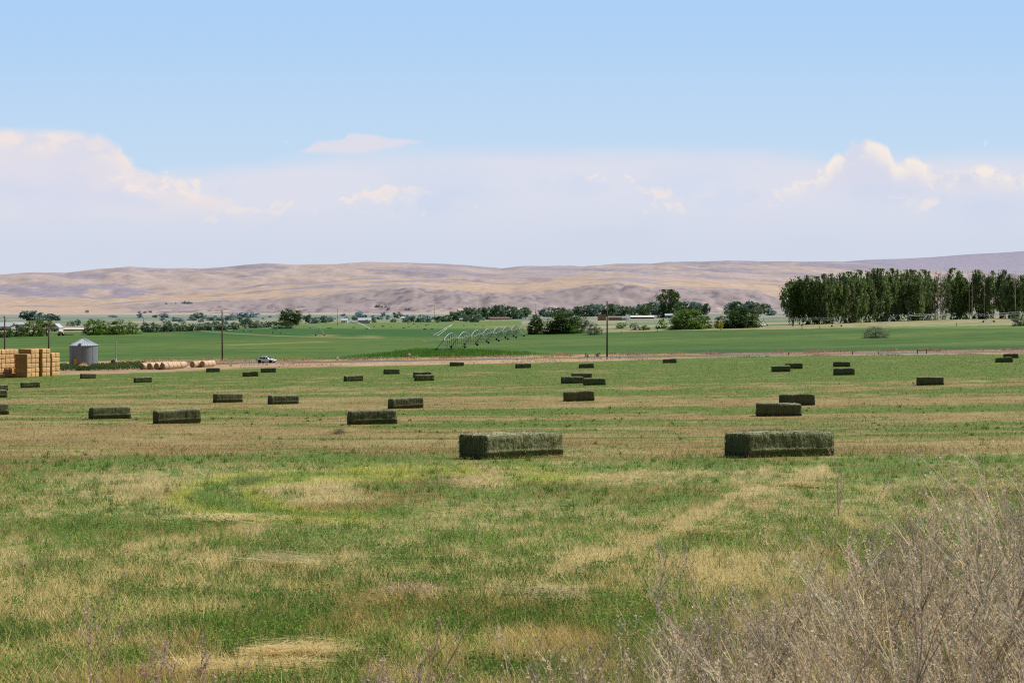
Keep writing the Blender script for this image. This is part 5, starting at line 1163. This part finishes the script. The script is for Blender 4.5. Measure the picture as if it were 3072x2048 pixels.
# ------------------------------------------------------------------ plants of the verge and the yard
def verge_plants():
    L = []
    n = 42000; px = rng.uniform(380, 3300, n); t = rng.random(n)
    lo = E1(px) - .5; hi = E2(px) - 1.0; row = lo + (hi - lo) * t
    ok = np.abs(row - RC(px) - .5) > 2.6; ok &= ~((px < 720) & (row > 1090)); ok &= rng.random(n) < np.where(row > RC(px), .55, 1)
    ok &= ~((px > 1000) & (px < 1500) & (row > RC(px)) & (rng.random(n) < .75))
    px, row = px[ok], row[ok]; u = (px - CX) / F; Y = rows_to_Y(u, row); x = Y * u; n = len(x)
    cl = fbm(x / 4, Y / 5, 201, 3); gr = sstep(.52, .7, fbm(x / 9, Y / 6, 203, 3))
    h = (.15 + .65 * sstep(.4, .75, cl)) * rng.uniform(.5, 1.2, n); far_side = row < RC(px); h = h * np.where(far_side, 1.15, .6)
    c = mix(np.broadcast_to(lin(214, 178, 134) / 1.05, (n, 3)), lin(160, 132, 108) / 1.05, sstep(.35, .65, fbm(x / 7, Y / 7, 207, 3))); c = mix(c, lin(178, 152, 136) / 1.05, .7 * sstep(2000, 2400, px)); c = mix(c, lin(96, 110, 62), .8 * gr * ~far_side + .25 * gr)
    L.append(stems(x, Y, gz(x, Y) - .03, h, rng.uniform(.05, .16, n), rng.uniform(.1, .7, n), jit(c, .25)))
    o = link('verge_grass', np_mesh('verge_grass', *merge(L)), M['dry']); tag(o, 'dry tan grass and weeds along both sides of the farm road', 'grass', kind='stuff')
    # tall dark green weeds in front of the grain bin
    n = 9000; px = rng.uniform(172, 436, n); top = np.interp(px, [172, 260, 330, 400, 436], [1101, 1103, 1100, 1094, 1094]); bot = np.interp(px, [172, 300, 436], [1113, 1112, 1109])
    row = top + (bot - top) * rng.random(n); cx_ = np.floor(px / 8) * 8; u = (px - CX) / F; Y = rows_to_Y(u, row); x = Y * u
    hh = (.5 + .9 * fbm(x / 1.3, Y / 1.3, 211, 3)) * (rng.random(n) ** .6); hm = sstep(250 - 28, 250 - 18, px) * sstep(278, 266, px) ; hh *= 1 - .55 * hm
    P = np.stack([x, Y, gz(x, Y) + hh], -1); c = jit(mix(np.broadcast_to(lin(44, 70, 38), (n, 3)), lin(88, 108, 62), np.clip(hh / 1.2 + rng.normal(size=n) * .2, 0, 1)), .2)
    V1 = leaves(P, rng.uniform(.16, .36, n), c, .8)
    o = link('weed_thicket', np_mesh('weed_thicket', *merge([V1])), M['blade']); tag(o, 'thicket of dark green weeds in front of the grain bin', 'weeds', kind='stuff')
    # rank green growth below the near end of the sprinkler
    n = 9000; px = rng.normal(size=n) * 130 + 1330; top = np.interp(px, [1000, 1150, 1250, 1400, 1550, 1700], [1072, 1060, 1048, 1049, 1055, 1062]); row = rng.uniform(0, 1, n) * (E2(px) - 2 - top) + top
    u = (px - CX) / F; Y = rows_to_Y(u, row); x = Y * u; h = (.35 + .8 * fbm(x / 2, Y / 2, 221, 3)) * rng.uniform(.5, 1.1, n) * sstep(420, 150, np.abs(px - 1330))
    c = jit(mix(np.broadcast_to(lin(72, 112, 48), (n, 3)), lin(108, 144, 62), fbm(x / 4, Y / 9, 223, 3)), .2)
    o = link('rank_grass', np_mesh('rank_grass', *merge([stems(x, Y, gz(x, Y) - .03, h, rng.uniform(.08, .2, n), rng.uniform(.1, .5, n), c)])), M['blade']); tag(o, 'taller bright green growth at the edge of the field below the arched sprinkler', 'grass', kind='stuff')
    # tufts that break the edge of the hay field
verge_plants()
for px, rb, rt, w, pl, lb in [(1761, 1070, 1058, 16, 'rust', 'reddish brown dry weed on the verge, farther left of the bare wooden pole'), (1793, 1069, 1054, 18, 'rust', 'taller reddish brown dry weed close beside the bare wooden pole'), (692, 1098, 1092, 9, 'green', 'single green weed on the bare ground between the round bales and the car')]:
    tree(px, rb, rt, w, 'bush', pl, lb, n=260, leaf=.14, K=20, var=px % 3, name='weed', cat='weed')

# ------------------------------------------------------------------ dry weeds on the bank in front
def weed_lines(g, x, Y, h, col, spread=.35, nb=9, fuzz=True, thick=.004):
    """one dead branching weed as segments [(p0,p1,r0,r1,shade)]"""
    S_ = []; base = np.array([x, Y, float(gz(x, Y)) - .02]); lean = g.normal(size=2) * .13
    def stem(p, d, L, r, depth):
        n = 4; 
        for k in range(n):
            q = p + d * L / n; S_.append((p, q, r * (1 - .7 * k / n), r * (1 - .7 * (k + 1) / n), depth))
            if depth < 2:
                m = (nb if depth == 0 else 3); 
                for _ in range(g.poisson(m / n)):
                    a = g.uniform(0, 2 * math.pi); sd = np.array([math.cos(a), math.sin(a), 0]) * g.uniform(.35, .9); dd = d + sd; dd /= np.linalg.norm(dd)
                    stem(p + (q - p) * g.random(), dd, L * g.uniform(.22, .5) * (1 - .45 * k / n), r * .55, depth + 1)
            d = d + g.normal(size=3) * .12; d[2] += .05; d /= np.linalg.norm(d); p = q
    d0 = np.array([lean[0], lean[1], 1.0]); d0 /= np.linalg.norm(d0); stem(base, d0, h, thick, 0)
    return S_
def weed_mesh(segs_cols, g):
    P0 = np.array([s[0] for s, c in segs_cols]); P1 = np.array([s[1] for s, c in segs_cols]); r0 = np.array([s[2] for s, c in segs_cols]); r1 = np.array([s[3] for s, c in segs_cols]); dp = np.array([s[4] for s, c in segs_cols]); C = np.array([c for s, c in segs_cols])
    n = len(P0); dist = P0[:, 1]; mn = .29 * dist / PXW; r0 = np.maximum(r0, mn * .5); r1 = np.maximum(r1, mn * .4)
    d = P1 - P0; d /= np.linalg.norm(d, axis=1)[:, None] + 1e-9; a = np.cross(d, np.array([.3, .2, .9])); a /= np.linalg.norm(a, axis=1)[:, None] + 1e-9; b = np.cross(d, a)
    R0 = [P0 + (a * math.cos(t) + b * math.sin(t)) * r0[:, None] for t in (0, 2.094, 4.189)]; R1 = [P1 + (a * math.cos(t) + b * math.sin(t)) * r1[:, None] for t in (0, 2.094, 4.189)]
    V = np.stack(R0 + R1, 1).reshape(-1, 3); o = (np.arange(n) * 6)[:, None]
    Q = np.concatenate([o + np.array([[k, (k + 1) % 3, 3 + (k + 1) % 3, 3 + k]]) for k in range(3)])
    parts = [(V, Q, np.repeat(jit(C, .2), 6, 0))]
    # seed heads and shrivelled leaves along the fine twigs
    fi = np.nonzero(dp >= 1)[0]; m = len(fi); t = g.random((m, 1)); p = P0[fi] * (1 - t) + P1[fi] * t + g.normal(size=(m, 3)) * .006
    parts.append(leaves(p, np.maximum(g.uniform(.006, .02, m), .35 * p[:, 1] / PXW * .8), jit(C[fi] * .88, .3), 1.0))
    return merge(parts)
def dry_weeds():
    g = np.random.default_rng(5); SC = []
    dense = poly([(1300, 2200), (1600, 2070), (2050, 1900), (2300, 1790), (2500, 1690), (2800, 1500), (3072, 1410), (3500, 1350)])
    edge = poly([(1000, 2120), (1150, 2060), (1350, 1960), (1600, 1820), (1900, 1690), (2150, 1560), (2350, 1480), (2600, 1400), (2800, 1350), (3072, 1320), (3500, 1290)])
    cols = [lin(220, 208, 186), lin(198, 184, 166), lin(228, 212, 182), lin(180, 166, 152), lin(240, 226, 198)]
    k = 0
    while k < 440:
        px = g.uniform(1350, 3420) if g.random() < .5 else g.uniform(2000, 3420); Y = float(np.exp(g.uniform(math.log(5.2), math.log(17)))); u = (px - CX) / F; x = Y * u
        h = g.uniform(.45, 1.05) * (1 + .55 * sstep(2300, 3000, px)); topr = YH + F * (drop(Y, u) - h) / Y
        lim = (float(dense(px)) if g.random() < .8 else float(edge(px))) + g.exponential(80) - 25
        if topr < lim - 12: 
            h2 = drop(Y, u) - (lim - YH) * Y / F
            if h2 < .3 or h2 > h: continue
            h = float(h2)
        if topr > 2120: continue
        c = cols[g.integers(0, 5)]
        SC += [(s, c) for s in weed_lines(g, x, Y, float(h), c, nb=8 + int(4 * g.random()), thick=.0054)]; k += 1
    o = link('dry_weeds', np_mesh('dry_weeds', *weed_mesh(SC, g)), M['dry']); tag(o, 'tangle of dead grey brown weeds on the bank at the lower right', 'weeds', kind='stuff')
    # undergrowth: dry grass between the weeds
    n = 60000; px = g.uniform(1000, 3450, n); Y = np.exp(g.uniform(math.log(4.5), math.log(18), n)); u = (px - CX) / F; x = Y * u
    row = row_of(Y, u); ok = row > dense(px) - 40 + 160 * g.random(n); x, Y, px = x[ok], Y[ok], px[ok]; n = len(x)
    c = jit(mix(np.broadcast_to(lin(198, 174, 138), (n, 3)), lin(122, 126, 70), .7 * sstep(.55, .7, fbm(x / .8, Y / 1.2, 231, 3))), .25)
    o = link('dry_grass', np_mesh('dry_grass', *merge([stems(x, Y, gz(x, Y) - .02, g.uniform(.12, .42, n), np.maximum(.004, .3 * Y / PXW), g.uniform(.1, .7, n), c, curve=.3, seg=2)])), M['dry']); tag(o, 'dry matted grass under the dead weeds at the lower right', 'grass', kind='stuff')
    # green weed showing at the lower right corner
    n = 2600; px = g.normal(size=n) * 130 + 2960; Y = g.uniform(6.0, 7.6, n); u = (px - CX) / F; x = Y * u; P = np.stack([x, Y, gz(x, Y) + g.random(n) ** .7 * .42], -1)
    o = link('green_weeds', np_mesh('green_weeds', *merge([leaves(P, g.uniform(.02, .05, n), jit(np.broadcast_to(lin(84, 112, 62), (n, 3)), .3), .8)])), M['blade']); tag(o, 'green leafy weeds under the dead ones in the lower right corner', 'weeds', kind='stuff')
    # single dead weeds along the bottom edge
    for px, top, lb in [(318, 1830, 'single dead purple grey weed at the lower left, leftmost of the bottom edge'), (600, 1905, 'dead purple grey weed at the bottom edge, right of a taller pale one'), (520, 1880, 'taller dead purple grey weed with pale tips at the lower left'), (1100, 1960, 'short dead weed at the bottom edge right of the pale hay mat'),
                        (1270, 1850, 'slender tan dead weed at the bottom edge left of the weed tangle'), (1150, 1985, 'low dead weed beside a taller one at the bottom edge, near the mat'), (2490, 1415, 'tall thin dead weed rising alone below the biggest bale on the right'), (2800, 1318, 'tall thin dead weed sticking up highest at the right')]:
        Y = 7.0 if px < 2000 else 11.0; u = (px - CX) / F; h = float(drop(Y, u)) - (top - YH) * Y / F
        S_ = []; c = lin(200, 176, 162)
        for q in range(3 if px < 2000 else 1):
            S_ += [(s, c) for s in weed_lines(g, Y * u + .04 * q, Y + .05 * q, h * (1 - .15 * q), c, nb=12 if px < 2000 else 14, thick=.005)]
        V, Q, C = weed_mesh(S_, g); b = np.array([Y * u, Y, float(gz(Y * u, Y))]); o = link('dead_weed', np_mesh('dead_weed', V - b, Q, C), M['dry']); o.location = b; tag(o, lb, 'weed', 'single dead weeds on the bank')
dry_weeds()

# ------------------------------------------------------------------ sky with clouds, sun, camera
def build_world():
    w = bpy.data.worlds.new('World'); sc.world = w; w.use_nodes = True; nt = w.node_tree
    for n in list(nt.nodes): nt.nodes.remove(n)
    K = .055
    out = nt.nodes.new('ShaderNodeOutputWorld'); bg = N(nt, 'ShaderNodeBackground', i_Strength=K); nt.links.new(bg.outputs[0], out.inputs[0])
    sky = nt.nodes.new('ShaderNodeTexSky'); sky.sky_type = 'NISHITA'; sky.sun_disc = False; sky.sun_elevation = R(SUN_EL); sky.sun_rotation = R(SUN_AZ); sky.altitude = 700; sky.air_density = 1.0; sky.dust_density = .6; sky.ozone_density = 1.2
    L = nt.links.new
    def math_(op, a, b=None, c=None, clamp=False):
        m = N(nt, 'ShaderNodeMath', operation=op, use_clamp=clamp)
        for i, v in enumerate((a, b, c)):
            if v is None: continue
            if isinstance(v, (int, float)): m.inputs[i].default_value = v
            else: L(v, m.inputs[i])
        return m.outputs[0]
    tc = nt.nodes.new('ShaderNodeTexCoord'); sep = nt.nodes.new('ShaderNodeSeparateXYZ'); L(tc.outputs['Generated'], sep.inputs[0])
    yy = math_('MAXIMUM', sep.outputs[1], .15); X = math_('DIVIDE', sep.outputs[0], yy); E = math_('DIVIDE', sep.outputs[2], yy)   # tangents of bearing and elevation
    T = math_('MULTIPLY_ADD', X, F / 3072, .5)
    def tex(scale, sx, sy, detail=6, rough=.55, off=0.0, dist=0.0):
        cb = nt.nodes.new('ShaderNodeCombineXYZ'); L(math_('MULTIPLY', X, sx), cb.inputs[0]); L(math_('MULTIPLY', E, sy), cb.inputs[1]); cb.inputs[2].default_value = off
        n = N(nt, 'ShaderNodeTexNoise'); n.inputs['Scale'].default_value = scale; n.inputs['Detail'].default_value = detail; n.inputs['Roughness'].default_value = rough; n.inputs['Distortion'].default_value = dist; L(cb.outputs[0], n.inputs['Vector']); return n.outputs['Fac']
    def ss(x, a, b):
        m = N(nt, 'ShaderNodeMapRange', interpolation_type='SMOOTHSTEP'); L(x, m.inputs[0]); m.inputs[1].default_value = a; m.inputs[2].default_value = b; return m.outputs[0]
    def lut(x, pts, scale):
        r = N(nt, 'ShaderNodeValToRGB'); e = r.color_ramp.elements; r.color_ramp.interpolation = 'EASE'
        pts = [(p / 3072, (YH - v) / F / scale) for p, v in pts]
        e[0].position = pts[0][0]; e[0].color = (pts[0][1],) * 3 + (1,); e[1].position = pts[-1][0]; e[1].color = (pts[-1][1],) * 3 + (1,)
        for p, v in pts[1:-1]: q = e.new(p); q.color = (v, v, v, 1)
        L(x, r.inputs[0]); return math_('MULTIPLY', r.outputs[0], scale)
    def mixc(a, b, f):
        m = N(nt, 'ShaderNodeMix', data_type='RGBA'); L(f, m.inputs[0])
        for i, v in ((6, a), (7, b)):
            if isinstance(v, tuple): m.inputs[i].default_value = (*v, 1)
            else: L(v, m.inputs[i])
        return m.outputs[2]
    C = lambda r, g, b: tuple(float(v) / K for v in lin(r, g, b))
    n_puff = tex(46, 1, 1.25, 8, .58, 1.7, .3); n_soft = tex(9, 1, 2.6, 4, .5, 4.2); n_str = tex(16, 1, 7, 5, .55, 8.8)
    pf = math_('SUBTRACT', n_puff, .5); sf = math_('SUBTRACT', n_soft, .5); tf = math_('SUBTRACT', n_str, .5)
    tint = N(nt, 'ShaderNodeMix', data_type='RGBA', blend_type='MULTIPLY', i_0=1.0); L(sky.outputs[0], tint.inputs[6]); tint.inputs[7].default_value = (*SKYTINT, 1)
    cur = tint.outputs[2]
    # thin pale veil thickening towards the horizon
    front = ss(sep.outputs[1], .25, .7)
    hb = ss(E, .75, .22); base = mixc(C(174, 210, 248), C(197, 221, 244), ss(E, .225, .085)); clear = cur; cur = mixc(cur, base, math_('MULTIPLY', hb, .97))
    # broad stratus sheet
    topv = lut(T, [(0, 545), (330, 545), (560, 510), (780, 496), (900, 478), (1060, 454), (2250, 450), (2400, 462), (2520, 480), (2700, 468), (3072, 464)], .2)
    d = math_('SUBTRACT', math_('ADD', topv, math_('MULTIPLY', tf, .007)), E)
    m1 = ss(d, -.007, .011); dens = math_('MULTIPLY', m1, math_('ADD', .86, math_('MULTIPLY', sf, .5)), None, True)
    cur = mixc(cur, C(223, 223, 235), dens)
    # ragged cloud strip above the sheet
    lt = lut(T, [(880, 458), (910, 447), (960, 421), (1032, 417), (1042, 399), (1110, 402), (1200, 417), (1280, 424), (1292, 432)], .2)
    lb = lut(T, [(880, 458), (930, 461), (1080, 462), (1180, 448), (1240, 434), (1292, 430)], .2)
    q1 = ss(math_('SUBTRACT', math_('ADD', lt, math_('ADD', math_('MULTIPLY', pf, .003), math_('MULTIPLY', tf, .003))), E), -.0008, .0022); q2 = ss(math_('SUBTRACT', E, math_('ADD', lb, math_('MULTIPLY', tf, .004))), -.002, .003)
    tm = math_('MULTIPLY', ss(T, 875 / 3072, 920 / 3072), ss(T, 1296 / 3072, 1255 / 3072)); cur = mixc(cur, C(226, 222, 233), math_('MULTIPLY', math_('MULTIPLY', q1, q2), math_('MULTIPLY', tm, .85)))
    # big cloud bank on the left
    topl = lut(T, [(0, 383), (200, 388), (300, 402), (362, 432), (380, 470), (430, 505), (520, 535), (640, 585), (800, 650), (1000, 760)], .2)
    d = math_('SUBTRACT', math_('ADD', topl, math_('MULTIPLY', math_('MULTIPLY', pf, .017), ss(T, .06, .14))), E); ml = ss(d, -.002, .006)
    edge = math_('MULTIPLY', ss(d, .030, .004), ss(n_puff, .35, .6)); body = mixc(C(221, 220, 234), C(244, 230, 223), math_('MULTIPLY', edge, .95)); warm = math_('MULTIPLY', ss(n_soft, .42, .62), .55); body = mixc(body, C(238, 227, 226), warm)
    cur = mixc(cur, body, math_('MULTIPLY', ml, math_('MULTIPLY', ss(E, .045, .085), .97)))
    # towering cloud on the right
    topr = lut(T, [(2200, 640), (2400, 545), (2470, 500), (2520, 455), (2570, 412), (2610, 414), (2655, 440), (2690, 492), (2740, 470), (2790, 500), (2860, 512), (2950, 500), (3072, 520)], .2)
    d = math_('SUBTRACT', math_('ADD', topr, math_('MULTIPLY', pf, .017)), E); mr = ss(d, -.0015, .0045)
    edge = math_('MULTIPLY', ss(d, .022, .003), ss(n_puff, .36, .58)); body = mixc(C(216, 218, 233), C(247, 236, 226), edge)
    cur = mixc(cur, body, math_('MULTIPLY', mr, math_('MULTIPLY', ss(E, .066, .096), .95)))
    # small warm puffs with bluish gaps inside the sheet
    n_p2 = tex(60, 1, 1.5, 8, .6, 6.1, .4); n_p3 = tex(26, 1, 1.9, 6, .55, 12.4, .2)
    def blob(px, row, rx, ry):
        a = math_('MULTIPLY', math_('SUBTRACT', T, px / 3072), 3072 / rx); b = math_('MULTIPLY', math_('SUBTRACT', E, (YH - row) / F), F / ry)
        return ss(math_('ADD', math_('MULTIPLY', a, a), math_('MULTIPLY', b, b)), 1.0, .0)
    zone = blob(1230, 610, 330, 85)
    for bb in ((2120, 600, 420, 90), (1800, 550, 260, 60), (2800, 600, 380, 90), (760, 640, 320, 80), (500, 560, 260, 90)): zone = math_('MAXIMUM', zone, math_('MULTIPLY', blob(*bb), .8))
    pz = math_('ADD', math_('ADD', math_('MULTIPLY', n_p2, .5), math_('MULTIPLY', n_p3, .5)), math_('MULTIPLY', math_('SUBTRACT', zone, 1.0), .22))
    gaps = math_('MULTIPLY', ss(n_p3, .47, .36), math_('MULTIPLY', zone, .5)); cur = mixc(cur, C(202, 216, 239), gaps)
    cur = mixc(cur, C(243, 231, 226), math_('MULTIPLY', ss(pz, .465, .535), .8))
    bl = math_('MULTIPLY', ss(n_soft, .5, .34), ss(E, .12, .07)); cur = mixc(cur, C(205, 216, 236), math_('MULTIPLY', bl, .55))
    # haze above the hills
    cur = mixc(cur, C(209, 217, 233), math_('MULTIPLY', ss(E, .088, .040), .92)); cur = mixc(clear, cur, front)
    L(cur, bg.inputs[0])
SKYTINT = (1.0, 1.0, 1.0)
build_world()
s = bpy.data.lights.new('sun', 'SUN'); s.energy = 4.8; s.angle = R(.53); s.color = (1.0, .955, .88)
so = bpy.data.objects.new('sun', s); COL.objects.link(so)
dv = Vector((math.sin(R(SUN_AZ)) * math.cos(R(SUN_EL)), math.cos(R(SUN_AZ)) * math.cos(R(SUN_EL)), math.sin(R(SUN_EL))))
so.rotation_euler = dv.to_track_quat('Z', 'Y').to_euler(); so.location = dv * 100
cam = bpy.data.cameras.new('camera'); co = bpy.data.objects.new('camera', cam); COL.objects.link(co); sc.camera = co
cam.sensor_width = 36; cam.lens = 36 * F / 3072; cam.shift_y = -(1024 - YH) / 3072; co.location = (0, 0, CZ); co.rotation_euler = (R(90), 0, 0)
cam.clip_start = .1; cam.clip_end = 60000; cam.dof.use_dof = True; cam.dof.focus_distance = 26; cam.dof.aperture_fstop = 9
sc.view_settings.view_transform = 'Standard'; sc.view_settings.look = 'None'; sc.view_settings.exposure = 0; sc.view_settings.gamma = 1
sc.render.engine = 'CYCLES'; sc.cycles.use_denoising = False; sc.cycles.max_bounces = 6; sc.cycles.transparent_max_bounces = 8; sc.cycles.use_adaptive_sampling = False
sc.cycles.sample_clamp_indirect = 8; sc.cycles.pixel_filter_type = 'BLACKMAN_HARRIS'; sc.cycles.filter_width = 1.15
